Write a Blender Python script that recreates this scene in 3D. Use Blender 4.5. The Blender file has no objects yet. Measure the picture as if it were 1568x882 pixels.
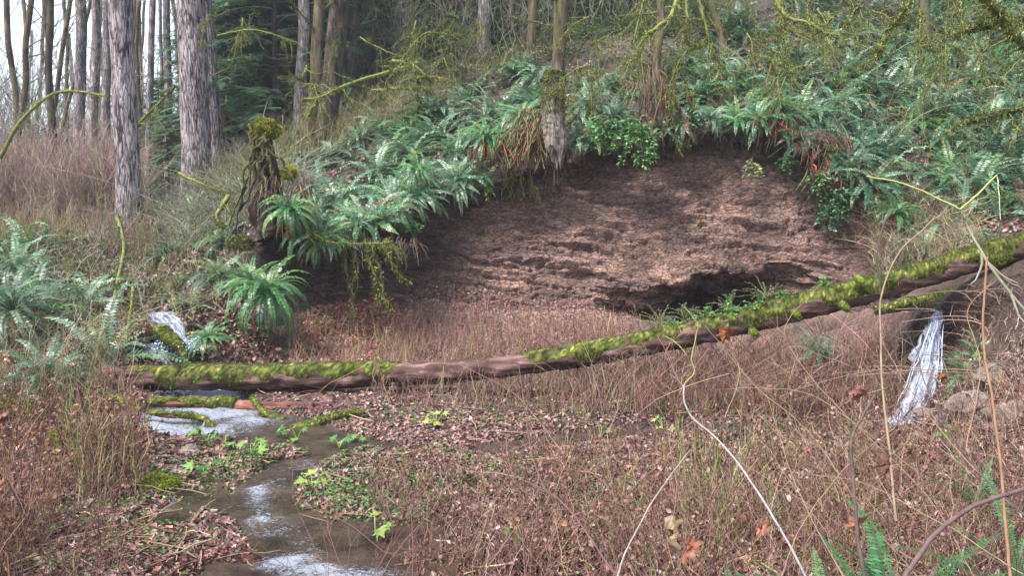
import bpy, math, random
import numpy as np
from mathutils import Vector, noise, Matrix
from mathutils.bvhtree import BVHTree

random.seed(7)
RG = np.random.default_rng(11); EXPO = 2.55
R = math.radians
# ------------------------------------------------------------------ camera model
F, CX, CY, VH, CAMZ = 1150.0, 784.0, 441.0, 330.0, 2.6
PIT = math.atan((CY - VH) / F)
CP, SP = math.cos(PIT), math.sin(PIT)

def P(u, v, Y):
    """world point seen at photo pixel (u,v) at ground distance Y"""
    u = np.asarray(u, float); v = np.asarray(v, float); Y = np.asarray(Y, float)
    a = (u - CX) / F; b = (CY - v) / F
    t = Y / (CP + b * SP)
    return np.stack(np.broadcast_arrays(a * t, Y, CAMZ + (-SP + b * CP) * t), -1)

sc = bpy.context.scene
COL = sc.collection

# ------------------------------------------------------------------ mesh builder
class MB:
    def __init__(s):
        s.V = []; s.Q = []; s.T = []; s.C = []; s.n = 0
    def add(s, V, Q=None, T=None, col=(1, 1, 1)):
        V = np.asarray(V, float).reshape(-1, 3)
        if Q is not None and len(Q): s.Q.append(np.asarray(Q, int).reshape(-1, 4) + s.n)
        if T is not None and len(T): s.T.append(np.asarray(T, int).reshape(-1, 3) + s.n)
        c = np.asarray(col, float)
        if c.ndim == 1: c = np.broadcast_to(c, (len(V), 3))
        s.V.append(V); s.C.append(c.reshape(-1, 3)); s.n += len(V)
    def mesh(s, name, mat, smooth=True):
        me = bpy.data.meshes.new(name)
        V = np.concatenate(s.V) if s.V else np.zeros((0, 3))
        Q = np.concatenate(s.Q) if s.Q else np.zeros((0, 4), int)
        T = np.concatenate(s.T) if s.T else np.zeros((0, 3), int)
        me.vertices.add(len(V)); me.vertices.foreach_set('co', V.ravel())
        nl = len(Q) * 4 + len(T) * 3
        me.loops.add(nl)
        me.loops.foreach_set('vertex_index', np.concatenate([Q.ravel(), T.ravel()]).astype(np.int32))
        me.polygons.add(len(Q) + len(T))
        ls = np.concatenate([np.arange(len(Q)) * 4, len(Q) * 4 + np.arange(len(T)) * 3]).astype(np.int32)
        me.polygons.foreach_set('loop_start', ls)
        me.polygons.foreach_set('use_smooth', np.full(len(ls), smooth))
        ca = me.color_attributes.new('Col', 'FLOAT_COLOR', 'POINT')
        C = np.ones((len(V), 4)); C[:, :3] = np.clip(np.concatenate(s.C), 0, 1)
        ca.data.foreach_set('color', C.ravel())
        me.update(); me.validate()
        if mat: me.materials.append(mat)
        return me
    def build(s, name, mat, parent=None, smooth=True):
        o = bpy.data.objects.new(name, s.mesh(name, mat, smooth)); COL.objects.link(o)
        if parent is not None: o.parent = parent
        return o

def tag(o, label=None, cat=None, group=None, kind=None):
    if label: o['label'] = label
    if cat: o['category'] = cat
    if group: o['group'] = group
    if kind: o['kind'] = kind
    return o

def empty(name, loc=(0, 0, 0)):
    o = bpy.data.objects.new(name, None); COL.objects.link(o)
    o.location = loc; o.empty_display_size = 0.2
    return o

def nrm(a):
    return a / np.maximum(np.linalg.norm(a, axis=-1, keepdims=True), 1e-9)

def tubes(mb, Pt, Rd, k=4, col=(1, 1, 1), cap=False):
    """Pt (B,n,3), Rd (B,n) -> tubes"""
    Pt = np.asarray(Pt, float); Rd = np.asarray(Rd, float)
    if Pt.ndim == 2: Pt = Pt[None]; Rd = Rd[None]
    B, n, _ = Pt.shape
    T = nrm(np.gradient(Pt, axis=1))
    m = np.abs(nrm(Pt[:, -1] - Pt[:, 0]))
    ref = np.zeros((B, 3)); ref[np.arange(B), np.argmin(m, 1)] = 1
    N1 = nrm(np.cross(T, ref[:, None, :])); N2 = np.cross(T, N1)
    a = np.arange(k) * 2 * math.pi / k
    V = Pt[:, :, None, :] + Rd[:, :, None, None] * (N1[:, :, None, :] * np.cos(a)[:, None] + N2[:, :, None, :] * np.sin(a)[:, None])
    idx = np.arange(B * n * k).reshape(B, n, k)
    i0 = idx[:, :-1]; i1 = idx[:, 1:]
    Q = np.stack([i0, np.roll(i0, -1, 2), np.roll(i1, -1, 2), i1], -1).reshape(-1, 4)
    col = np.asarray(col, float)
    if col.ndim == 2 and len(col) == B: col = np.repeat(col, n * k, 0)
    mb.add(V, Q, None, col)
    if cap:
        for e in (0, n - 1):
            mb.add(np.concatenate([V[:, e], Pt[:, e][:, None]], 1), None,
                   np.concatenate([np.stack([np.arange(k), np.roll(np.arange(k), -1), np.full(k, k)], -1) + b * (k + 1) for b in range(B)]),
                   col if col.ndim == 1 else col[0])

def frames(d, up):
    """rotation matrices with x along d, z near up: (N,3,3) columns"""
    x = nrm(d); y = nrm(np.cross(up, x)); z = np.cross(x, y)
    return np.stack([x, y, z], -1)

def scatter(mb, tv, tq, tt, pos, rot, scl, col):
    N = len(pos); m = len(tv)
    if N == 0: return
    tv = np.asarray(tv, float); scl = np.asarray(scl, float)
    if scl.ndim == 1: scl = np.repeat(scl[:, None], 3, 1)
    V = np.einsum('nij,nmj->nmi', rot, tv[None] * scl[:, None, :]) + pos[:, None, :]
    off = (np.arange(N) * m)[:, None, None]
    Q = (np.asarray(tq, int).reshape(1, -1, 4) + off).reshape(-1, 4) if tq is not None and len(tq) else None
    T = (np.asarray(tt, int).reshape(1, -1, 3) + off).reshape(-1, 3) if tt is not None and len(tt) else None
    col = np.asarray(col, float)
    if col.ndim == 2: col = np.repeat(col, m, 0)
    mb.add(V, Q, T, col)

def vary(base, n, amt=0.25, hue=0.08):
    b = np.asarray(base, float)
    k = np.exp(RG.normal(0, amt, (n, 1)))
    return np.clip(b * k * (1 + RG.normal(0, hue, (n, 3))), 0, 1)

def pick(cols, n, amt=0.25, w=None):
    c = np.asarray(cols, float)[RG.choice(len(cols), n, p=w)]
    return np.clip(c * np.exp(RG.normal(0, amt, (n, 1))) * (1 + RG.normal(0, .05, (n, 3))), 0, 1)

# leaf templates (x = length)
LEAF_V = [(0, 0, 0), (.3, .26, .05), (.7, .2, .04), (1, 0, -.08), (.7, -.2, .04), (.3, -.26, .05), (.35, 0, -.02), (.7, 0, -.03)]
LEAF_Q = [(0, 6, 1, 0)]
LEAF_Q = []
LEAF_T = [(0, 6, 1), (1, 6, 2), (2, 6, 7), (2, 7, 3), (0, 5, 6), (5, 4, 6), (4, 7, 6), (4, 3, 7)]
def maple():
    ang = [180, 130, 95, 75, 48, 30, 0, -30, -48, -75, -95, -130]
    rad = [.12, .4, .75, .38, .95, .45, 1.05, .45, .95, .38, .75, .4]
    V = [(0, 0, 0)]
    for i, (a, r) in enumerate(zip(ang, rad)):
        V.append((r * math.cos(R(a)), r * math.sin(R(a)), .18 * math.sin(i * 2.1) * r))
    T = [(0, i, i % 12 + 1) for i in range(1, 13)]
    return np.array(V) * .6, T
MAP_V, MAP_T = maple()
CURL_V = [(0, -.25, .12), (.35, -.3, .02), (.75, -.22, .1), (1, 0, .28), (.75, .26, .16), (.35, .32, .1), (0, .2, .02), (.3, 0, -.06), (.7, 0, -.02)]
CURL_T = [(0, 1, 7), (1, 2, 8), (1, 8, 7), (2, 3, 8), (3, 4, 8), (4, 5, 8), (5, 7, 8), (5, 6, 7), (6, 0, 7)]

# ------------------------------------------------------------------ materials
def mat_new(name):
    m = bpy.data.materials.new(name); m.use_nodes = True
    nt = m.node_tree; nt.nodes.clear()
    out = nt.nodes.new('ShaderNodeOutputMaterial')
    return m, nt, out

def N(nt, t, **kw):
    n = nt.nodes.new(t)
    for k, v in kw.items():
        if k.startswith('i_'): n.inputs[k[2:].replace('_', ' ')].default_value = v
        else: setattr(n, k, v)
    return n

def ramp(nt, fac, stops):
    r = nt.nodes.new('ShaderNodeValToRGB')
    e = r.color_ramp.elements
    while len(e) < len(stops): e.new(0.5)
    for i, (p, c) in enumerate(stops):
        e[i].position = p; e[i].color = (*c, 1) if len(c) == 3 else c
    nt.links.new(fac, r.inputs[0]); return r.outputs[0]

def noise_n(nt, vec, scale, detail=5, rough=.55, dist=0):
    n = nt.nodes.new('ShaderNodeTexNoise'); n.inputs['Scale'].default_value = scale
    n.inputs['Detail'].default_value = detail; n.inputs['Roughness'].default_value = rough
    n.inputs['Distortion'].default_value = dist
    nt.links.new(vec, n.inputs['Vector']); return n.outputs['Fac']

def mapped(nt, src, scale):
    m = nt.nodes.new('ShaderNodeMapping'); m.inputs['Scale'].default_value = scale
    nt.links.new(src, m.inputs['Vector']); return m.outputs[0]

def coords(nt):
    return nt.nodes.new('ShaderNodeTexCoord').outputs['Object']

def mixc(nt, a, b, fac, mode='MIX'):
    m = nt.nodes.new('ShaderNodeMix'); m.data_type = 'RGBA'; m.blend_type = mode
    for s, x in ((m.inputs[6], a), (m.inputs[7], b), (m.inputs[0], fac)):
        if hasattr(x, 'links'): nt.links.new(x, s)
        elif isinstance(x, (int, float)): s.default_value = x
        else: s.default_value = (*x, 1)
    return m.outputs[2]

def math_n(nt, op, a, b=None, clamp=False):
    m = nt.nodes.new('ShaderNodeMath'); m.operation = op; m.use_clamp = clamp
    for s, x in ((m.inputs[0], a), (m.inputs[1], b)):
        if x is None: continue
        if hasattr(x, 'links'): nt.links.new(x, s)
        else: s.default_value = x
    return m.outputs[0]

def bump(nt, h, strength, dist, nrm_in=None):
    b = nt.nodes.new('ShaderNodeBump'); b.inputs['Strength'].default_value = strength
    b.inputs['Distance'].default_value = dist; nt.links.new(h, b.inputs['Height'])
    if nrm_in is not None: nt.links.new(nrm_in, b.inputs['Normal'])
    return b.outputs[0]

def principled(nt, out, col, rough=.7, spec=.4, nor=None):
    p = nt.nodes.new('ShaderNodeBsdfPrincipled')
    if hasattr(col, 'links'): nt.links.new(col, p.inputs['Base Color'])
    else: p.inputs['Base Color'].default_value = (*col, 1)
    if hasattr(rough, 'links'): nt.links.new(rough, p.inputs['Roughness'])
    else: p.inputs['Roughness'].default_value = rough
    p.inputs['Specular IOR Level'].default_value = spec
    if nor is not None: nt.links.new(nor, p.inputs['Normal'])
    nt.links.new(p.outputs[0], out.inputs[0]); return p

def attr_mat(name, rough=.6, spec=.4, transl=0., nscale=0, namt=.3, coat=0):
    m, nt, out = mat_new(name)
    a = nt.nodes.new('ShaderNodeVertexColor'); a.layer_name = 'Col'
    c = a.outputs[0]
    if nscale:
        f = noise_n(nt, coords(nt), nscale, 4)
        c = mixc(nt, c, ramp(nt, f, [(.3, (1 - namt * 1.6,) * 3), (.7, (1 + namt,) * 3)]), 1.0, 'MULTIPLY')
    p = principled(nt, out, c, rough, spec)
    if transl:
        t = nt.nodes.new('ShaderNodeBsdfTranslucent'); nt.links.new(c, t.inputs[0])
        mx = nt.nodes.new('ShaderNodeMixShader'); mx.inputs[0].default_value = transl
        nt.links.new(p.outputs[0], mx.inputs[1]); nt.links.new(t.outputs[0], mx.inputs[2])
        nt.links.new(mx.outputs[0], out.inputs[0])
    return m

def bark_mat(name, c0, c1, c2, sc=(14, 14, 2.0), bs=.9, bd=.03, moss=None, mth=.55, fs=1.0, plates=0., st=(.34, .5, .68)):
    m, nt, out = mat_new(name)
    co = coords(nt)
    v = mapped(nt, co, sc)
    f = noise_n(nt, v, fs, 7, .62, .6)
    f2 = noise_n(nt, co, 2.3, 4)
    if plates:
        wv = nt.nodes.new('ShaderNodeTexNoise'); wv.inputs['Scale'].default_value = 1.2; wv.inputs['Detail'].default_value = 4
        nt.links.new(v, wv.inputs['Vector'])
        vm = nt.nodes.new('ShaderNodeVectorMath'); vm.operation = 'MULTIPLY_ADD'; vm.inputs[1].default_value = (1.3,) * 3
        nt.links.new(wv.outputs['Color'], vm.inputs[0]); nt.links.new(v, vm.inputs[2])
        vo = nt.nodes.new('ShaderNodeTexVoronoi'); vo.feature = 'DISTANCE_TO_EDGE'; vo.inputs['Scale'].default_value = plates
        nt.links.new(vm.outputs[0], vo.inputs['Vector'])
        pl = ramp(nt, vo.outputs['Distance'], [(.0, (0, 0, 0)), (.22, (1, 1, 1))])
        f = math_n(nt, 'MULTIPLY', math_n(nt, 'ADD', math_n(nt, 'MULTIPLY', pl, .45), .62), f)
        f = math_n(nt, 'ADD', f, -.0)
    col = ramp(nt, f, [(st[0], c0), (st[1], c1), (st[2], c2)])
    col = mixc(nt, col, ramp(nt, f2, [(.3, (.65, .62, .62)), (.7, (1.2, 1.15, 1.1))]), 1.0, 'MULTIPLY')
    if moss:
        fm = noise_n(nt, co, 1.7, 6, .65)
        k = ramp(nt, fm, [(mth - .05, (0, 0, 0)), (mth + .06, (1, 1, 1))])
        mc = ramp(nt, noise_n(nt, co, 22, 3), [(.3, tuple(x * .5 for x in moss)), (.7, moss)])
        col = mixc(nt, col, mc, k)
    nb = bump(nt, f, bs, bd)
    principled(nt, out, col, .85, .2, nb)
    return m

M = {}
M['leaf'] = attr_mat('fern_leaf', .38, .55, .22)
M['leaf_matte'] = attr_mat('leaf_matte', .6, .35, .3)
M['glossy_leaf'] = attr_mat('glossy_leaf', .3, .6, .15)
M['twig'] = attr_mat('dry_twig', .75, .25)
M['litter'] = attr_mat('leaf_litter', .48, .5, .12)
M['moss'] = attr_mat('moss_fuzz', .9, .1, .3, 6, .45)
M['needles'] = attr_mat('conifer_needles', .6, .3, .2)
M['bark_fir'] = bark_mat('bark_fir', (.03, .024, .026), (.15, .125, .13), (.36, .32, .33), (9, 9, 1.5), 1.0, .06, plates=1.5, st=(.29, .38, .52))
M['bark_pale'] = bark_mat('bark_pale', (.1, .085, .085), (.24, .21, .215), (.4, .37, .37), (10, 10, 2.2), .8, .03, (.1, .11, .04), .68, plates=1.2)
M['bark_dark'] = bark_mat('bark_dark', (.02, .016, .016), (.06, .045, .04), (.13, .1, .09), (9, 9, 2), .8, .02, (.1, .11, .03), .6)
M['bark_moss'] = bark_mat('bark_mossy', (.03, .022, .014), (.1, .075, .045), (.22, .17, .12), (9, 9, 2), .8, .03, (.13, .13, .05), .56)
M['wood_rot'] = bark_mat('rotten_wood', (.03, .025, .022), (.16, .14, .12), (.34, .31, .28), (26, 26, 1.6), 1.0, .05)
M['wood_log'] = bark_mat('log_bark', (.03, .018, .018), (.085, .05, .043), (.22, .14, .12), (1.6, 12, 12), .9, .03)
M['wood_red'] = bark_mat('red_wood', (.06, .025, .018), (.2, .085, .06), (.36, .2, .15), (1.6, 14, 14), .9, .02)
M['roots'] = bark_mat('root_soil', (.01, .008, .007), (.045, .028, .022), (.1, .06, .05), (16, 16, 2), 1.0, .03)

def ground_mat():
    m, nt, out = mat_new('forest_floor')
    co = coords(nt)
    a = nt.nodes.new('ShaderNodeVertexColor'); a.layer_name = 'Col'
    f = noise_n(nt, co, 1.1, 8, .65); g = noise_n(nt, co, 16, 5, .7)
    vo = nt.nodes.new('ShaderNodeTexVoronoi'); vo.inputs['Scale'].default_value = 15
    nt.links.new(co, vo.inputs['Vector'])
    c = mixc(nt, a.outputs[0], ramp(nt, g, [(.3, (.4, .38, .36)), (.55, (1, 1, 1)), (.75, (1.5, 1.4, 1.35))]), 1., 'MULTIPLY')
    c = mixc(nt, c, vo.outputs['Color'], .12, 'OVERLAY')
    c = mixc(nt, c, ramp(nt, f, [(.3, (.6, .6, .55)), (.7, (1.25, 1.2, 1.15))]), 1., 'MULTIPLY')
    h = math_n(nt, 'ADD', g, math_n(nt, 'MULTIPLY', vo.outputs['Distance'], .6))
    rr = ramp(nt, f, [(.4, (.42,) * 3), (.6, (.8,) * 3)])
    principled(nt, out, c, rr, .4, bump(nt, h, .9, .06))
    return m
M['ground'] = ground_mat()

def cliff_mat():
    m, nt, out = mat_new('clay_cliff')
    co = coords(nt)
    a = nt.nodes.new('ShaderNodeVertexColor'); a.layer_name = 'Col'
    v = mapped(nt, co, (1, 1, 2.6))
    n1 = noise_n(nt, v, 1.0, 9, .66, .4); n2 = noise_n(nt, v, 7, 6, .7, .8)
    vo = nt.nodes.new('ShaderNodeTexVoronoi'); vo.feature = 'DISTANCE_TO_EDGE'
    vo.inputs['Scale'].default_value = 5.5
    wv = nt.nodes.new('ShaderNodeVectorMath'); wv.operation = 'ADD'
    nn = nt.nodes.new('ShaderNodeTexNoise'); nn.inputs['Scale'].default_value = 3.; nn.inputs['Detail'].default_value = 4
    nt.links.new(v, nn.inputs['Vector'])
    sc_ = nt.nodes.new('ShaderNodeVectorMath'); sc_.operation = 'SCALE'; sc_.inputs['Scale'].default_value = .35
    nt.links.new(nn.outputs['Color'], sc_.inputs[0]); nt.links.new(v, wv.inputs[0]); nt.links.new(sc_.outputs[0], wv.inputs[1])
    nt.links.new(wv.outputs[0], vo.inputs['Vector'])
    crack = ramp(nt, vo.outputs['Distance'], [(0, (.2, .18, .18)), (.09, (1, 1, 1))])
    vo2 = nt.nodes.new('ShaderNodeTexVoronoi'); vo2.feature = 'DISTANCE_TO_EDGE'; vo2.inputs['Scale'].default_value = 13
    nt.links.new(wv.outputs[0], vo2.inputs['Vector'])
    crack2 = ramp(nt, vo2.outputs['Distance'], [(0, (.35, .33, .33)), (.1, (1, 1, 1))])
    lam = noise_n(nt, mapped(nt, co, (.7, .7, 7)), 2.2, 7, .7, .5)
    seam = ramp(nt, lam, [(.36, (.3, .26, .27)), (.44, (1, 1, 1))])
    c = mixc(nt, a.outputs[0], ramp(nt, n1, [(.3, (.66, .6, .62)), (.5, (1, .96, .95)), (.7, (1.35, 1.28, 1.15))]), 1., 'MULTIPLY')
    c = mixc(nt, c, ramp(nt, n2, [(.33, (.62, .58, .6)), (.55, (1.05, 1.02, 1)), (.75, (1.35, 1.28, 1.2))]), 1., 'MULTIPLY')
    c = mixc(nt, c, crack, .7, 'MULTIPLY'); c = mixc(nt, c, crack2, .45, 'MULTIPLY'); c = mixc(nt, c, seam, .6, 'MULTIPLY')
    h = math_n(nt, 'ADD', n2, math_n(nt, 'MULTIPLY', math_n(nt, 'MINIMUM', vo.outputs['Distance'], .12), 4.))
    h = math_n(nt, 'ADD', h, math_n(nt, 'MULTIPLY', math_n(nt, 'MINIMUM', vo2.outputs['Distance'], .12), 2.))
    h = math_n(nt, 'ADD', h, math_n(nt, 'MULTIPLY', lam, 1.2))
    principled(nt, out, c, ramp(nt, n1, [(.35, (.5,) * 3), (.6, (.85,) * 3)]), .35, bump(nt, h, 1., .12))
    return m
M['cliff'] = cliff_mat()

def water_mat():
    m, nt, out = mat_new('creek_water')
    co = coords(nt)
    a = nt.nodes.new('ShaderNodeVertexColor'); a.layer_name = 'Col'
    sep = nt.nodes.new('ShaderNodeSeparateColor'); nt.links.new(a.outputs[0], sep.inputs[0])
    v = mapped(nt, co, (1, 1.6, 1))
    w = noise_n(nt, v, 7, 5, .6, .8); w2 = noise_n(nt, v, 3.2, 7, .7, 1.2)
    w3 = noise_n(nt, mapped(nt, co, (16, 24, 5)), 1.2, 7, .75, 1.6)
    fo = math_n(nt, 'ADD', math_n(nt, 'MULTIPLY', sep.outputs[0], .9), math_n(nt, 'ADD', math_n(nt, 'MULTIPLY', w2, .3), math_n(nt, 'MULTIPLY', math_n(nt, 'ADD', math_n(nt, 'MULTIPLY', math_n(nt, 'SUBTRACT', w3, .5), 1.8), .5), .8)))
    fr = ramp(nt, fo, [(.76, (0, 0, 0)), (.9, (.4, .4, .4)), (1.05, (1, 1, 1))])
    mud = ramp(nt, noise_n(nt, co, 2.5, 6, .6), [(.35, (.05, .037, .03)), (.65, (.19, .14, .10))])
    c = mixc(nt, mud, (.66, .71, .82), fr)  # pale tint serves both foam and the painted sky reflection
    rr = ramp(nt, fr, [(0, (.07,) * 3), (1, (.45,) * 3)])
    nb = bump(nt, math_n(nt, 'ADD', w, math_n(nt, 'MULTIPLY', w3, .8)), 1., .2)
    p = principled(nt, out, c, rr, .8, nb); p.inputs['IOR'].default_value = 1.4
    return m
M['water'] = water_mat()

def fall_mat():
    m, nt, out = mat_new('falling_water')
    a = nt.nodes.new('ShaderNodeVertexColor'); a.layer_name = 'Col'
    sep = nt.nodes.new('ShaderNodeSeparateColor'); nt.links.new(a.outputs[0], sep.inputs[0])
    v = mapped(nt, a.outputs[0], (8, 1.6, 30)); v2 = mapped(nt, a.outputs[0], (4, 4.0, 50))
    w = noise_n(nt, v, 1.0, 6, .62, .35); w2 = noise_n(nt, v2, 1.0, 5, .6, .6)
    c = ramp(nt, w, [(.38, (.3, .36, .52)), (.66, (.70, .75, .88))])
    p = principled(nt, out, c, .35, .5, bump(nt, w, .5, .05))
    ed = math_n(nt, 'MULTIPLY', math_n(nt, 'MULTIPLY', sep.outputs[0], math_n(nt, 'SUBTRACT', 1.0, sep.outputs[0])), 5.5, True)
    al = math_n(nt, 'ADD', math_n(nt, 'MULTIPLY', w, 1.0), math_n(nt, 'MULTIPLY', w2, .9))
    al = math_n(nt, 'ADD', al, math_n(nt, 'MULTIPLY', ed, .34))
    tr = nt.nodes.new('ShaderNodeBsdfTransparent')
    mx = nt.nodes.new('ShaderNodeMixShader')
    nt.links.new(ramp(nt, math_n(nt, 'MULTIPLY', al, .5), [(.56, (.0,) * 3), (.86, (.85,) * 3)]), mx.inputs[0])
    nt.links.new(tr.outputs[0], mx.inputs[1]); nt.links.new(p.outputs[0], mx.inputs[2])
    nt.links.new(mx.outputs[0], out.inputs[0])
    return m
M['fall'] = fall_mat()

# ------------------------------------------------------------------ terrain
def zc(Y, z):  # pixel row of height z at distance Y
    b_ = (z - CAMZ) / Y
    return CY - F * (b_ * CP + SP) / (CP - b_ * SP)
LFT = [(12, 535), (12.7, 502), (13.3, 478), (14, 447), (15, 415), (16, 385), (17, 357), (18, 342), (22, 331), (28, 326), (40, 322), (80, 320), (300, 318)]
TAB = {
 -600: [(5.4, 720), (7, 650), (9, 600), (11, 550)] + [(a, b - 14) for a, b in LFT],
 -60: [(5.4, 845), (7, 735), (9.3, 636), (11, 575)] + LFT,
 150: [(5.4, 872), (7, 750), (9.3, 648), (11, 593)] + LFT,
 245: [(5.4, 884), (7, 757), (9.3, 652), (11, 600), (12, 562), (12.5, 522), (13, 492), (14, 460), (15, 430), (16, 400), (17, 372), (18, 345), (22, 326), (28, 318), (40, 314), (80, 312), (300, 312)],
 330: [(5.4, 884), (7, 757), (9.3, 651), (11.2, 597), (12.3, 558), (12.9, 525), (13.4, 490), (13.9, 455), (14.5, 420), (15, 392), (15.6, 365), (16.4, 340), (19, 305), (24, 275), (32, 270), (80, 290), (300, 305)],
 410: [(5.4, 884), (7, 757), (9.3, 651), (11.3, 594), (12.5, 558), (13.2, 530), (13.7, 490), (14.1, 445), (14.3, 408), (14.1, 385), (13.8, 365), (14.5, 342), (17, 285), (21, 235), (28, 205), (60, 240), (300, 290)],
 520: [(5.4, 884), (7, 757), (9.3, 651), (11.3, 594), (12.8, 560), (13.6, 530), (14.4, 480), (14.9, 440), (15, 405), (14.6, 385), (14.0, 365), (14.6, 340), (17, 280), (21, 215), (27, 165), (50, 170), (300, 270)],
 640: [(5.4, 884), (7, 757), (9.3, 651), (11.3, 594), (13.2, 560), (14.3, 520), (15, 470), (15.5, 420), (15.8, 378), (15.8, 345), (15.2, 320), (15.8, 300), (18, 240), (22, 175), (28, 120), (50, 110), (300, 240)],
 760: [(5.4, 880), (7, 756), (9.3, 651), (11.3, 594), (13.4, 553), (14.6, 510), (15.2, 468), (15.5, 410), (15.8, 350), (16.2, 300), (16.0, 280), (16.6, 262), (19, 200), (23, 140), (29, 90), (50, 60), (300, 180)],
 880: [(5.4, 872), (7, 754), (9.3, 651), (11.3, 594), (13.5, 545), (14.8, 502), (15.3, 472), (15.5, 410), (15.9, 330), (16.4, 258), (15.9, 234), (16.5, 216), (19, 160), (23, 105), (29, 60), (45, 10), (200, -20)],
 980: [(5.4, 860), (7, 750), (9.3, 649), (11.3, 593), (13.3, 543), (14.5, 508), (16.0, 484), (15.1, 446), (15.7, 340), (16.5, 240), (16.0, 217), (16.6, 200), (19, 130), (23, 70), (29, 5), (45, -60), (200, -150)],
 1080: [(5.4, 850), (7, 745), (9.3, 647), (11.3, 592), (13.0, 548), (14.0, 518), (17.2, 478), (15.0, 420), (15.6, 320), (16.3, 222), (15.8, 200), (16.5, 187), (18.8, 115), (22.5, 45), (28.5, -40), (45, -140), (200, -250)],
 1180: [(5.4, 845), (7, 740), (9.3, 645), (11.3, 590), (12.7, 550), (13.6, 520), (16.2, 472), (14.8, 406), (15.3, 320), (16.0, 226), (15.6, 204), (16.2, 190), (18.5, 110), (22, 30), (28, -70), (45, -180), (200, -300)],
 1260: [(5.4, 838), (7, 735), (9.3, 642), (11.2, 588), (12.4, 550), (13.2, 520), (14.6, 462), (14.6, 402), (15.1, 330), (15.8, 262), (15.4, 240), (16.0, 222), (18.3, 135), (21.6, 50), (28, -70), (42, -190), (200, -330)],
 1340: [(5.4, 825), (7, 725), (9.2, 642), (10.8, 590), (11.6, 555), (12.3, 520), (13.4, 462), (14.0, 412), (14.6, 365), (15.1, 325), (15.1, 300), (15.6, 275), (18, 180), (21, 90), (27, -40), (40, -200), (200, -350)],
 1420: [(5.4, 810), (6.9, 712), (9.3, 648), (10.75, 575), (10.35, 482), (10.9, 464), (12, 440), (13, 410), (13.8, 380), (14.4, 345), (14.8, 315), (15.4, 285), (17.5, 200), (20, 110), (26, -30), (40, -220), (200, -360)],
 1500: [(5.3, 790), (6.7, 690), (8.3, 605), (9.5, 520), (9.3, 440), (10.4, 425), (11.4, 412), (12.4, 392), (13.3, 368), (14, 340), (14.6, 310), (15.2, 280), (17.2, 200), (20, 100), (26, -40), (40, -240), (200, -380)],
 1600: [(5.2, 740), (6.5, 640), (7.8, 560), (8.8, 475), (9.1, 412), (10, 395), (11, 380), (12, 365), (13, 345), (13.8, 320), (14.4, 295), (15, 270), (17, 190), (20, 90), (26, -50), (40, -260), (200, -400)],
 2150: [(5.0, 600), (6.2, 540), (7.6, 480), (8.6, 430), (9.1, 395), (10, 375), (11, 360), (12, 345), (13, 325), (13.8, 300), (14.4, 275), (15, 250), (17, 170), (20, 70), (26, -70), (40, -280), (200, -420)],
}
cu = np.array(sorted(TAB)); NR = 20
CT = np.zeros((len(cu), NR, 2))
for i, u in enumerate(cu):
    near = .25 * max(0, min(1, (u - 700) / 600)) + .35 * max(0, min(1, (200 - u) / 400))
    rows = [(-7., zc(7., 1.0))]
    CT[i, 0] = (-7, 1.05 + near); CT[i, 1] = (1.5, .95 + near); CT[i, 2] = (3.6, .42 + near)
    for j, (Y, v) in enumerate(TAB[u]):
        CT[i, j + 3] = (Y, P(0, v, Y)[2])
for i, u in enumerate(cu):
    if u >= 640: CT[i, 19] = (58, CT[i, 18, 1] + 6 + 8 * min(1, (u - 640) / 500.))
    else: CT[i, 19, 0] = 200; CT[i, 19, 1] = min(CT[i, 19, 1], 4.6)
# columns: interpolate (Y,z) smoothly in u
us = np.concatenate([np.arange(-600, 380, 6), np.arange(380, 620, 4), np.arange(620, 1360, 2.2), np.arange(1360, 1600, 4), np.arange(1600, 2151, 8)])
def catmull(xs, Ys, x):
    i = np.clip(np.searchsorted(xs, x) - 1, 0, len(xs) - 2)
    h = (xs[i + 1] - xs[i]); t = ((x - xs[i]) / h)
    m = np.gradient(Ys, xs, axis=0)
    sh = (slice(None),) + (None,) * (Ys.ndim - 1)
    t = t[sh]; h = h[sh]
    return ((2 * t**3 - 3 * t**2 + 1) * Ys[i] + (t**3 - 2 * t**2 + t) * h * m[i] + (-2 * t**3 + 3 * t**2) * Ys[i + 1] + (t**3 - t**2) * h * m[i + 1])
CI = .5 * catmull(cu.astype(float), CT, us.astype(float)) + .5 * np.stack([np.stack([np.interp(us, cu, CT[:, j, k]) for k in range(2)], -1) for j in range(NR)], 1)
sub = [4, 6, 14, 22, 26, 22, 18, 16, 22, 30, 40, 44, 14, 12, 30, 30, 20, 10, 8]
par = np.concatenate([j + np.arange(s) / s for j, s in enumerate(sub)] + [[NR - 1]])
j0 = np.clip(np.floor(par).astype(int), 0, NR - 2); tf = (par - j0)[None, :, None]
G = CI[:, j0] * (1 - tf) + CI[:, j0 + 1] * tf
for it in range(5):
    H = G.copy(); H[:, 1:-1] = .25 * G[:, :-2] + .5 * G[:, 1:-1] + .25 * G[:, 2:]
    fl = (par > 3)[None, :, None]
    G = np.where(fl, H, G)
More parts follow.
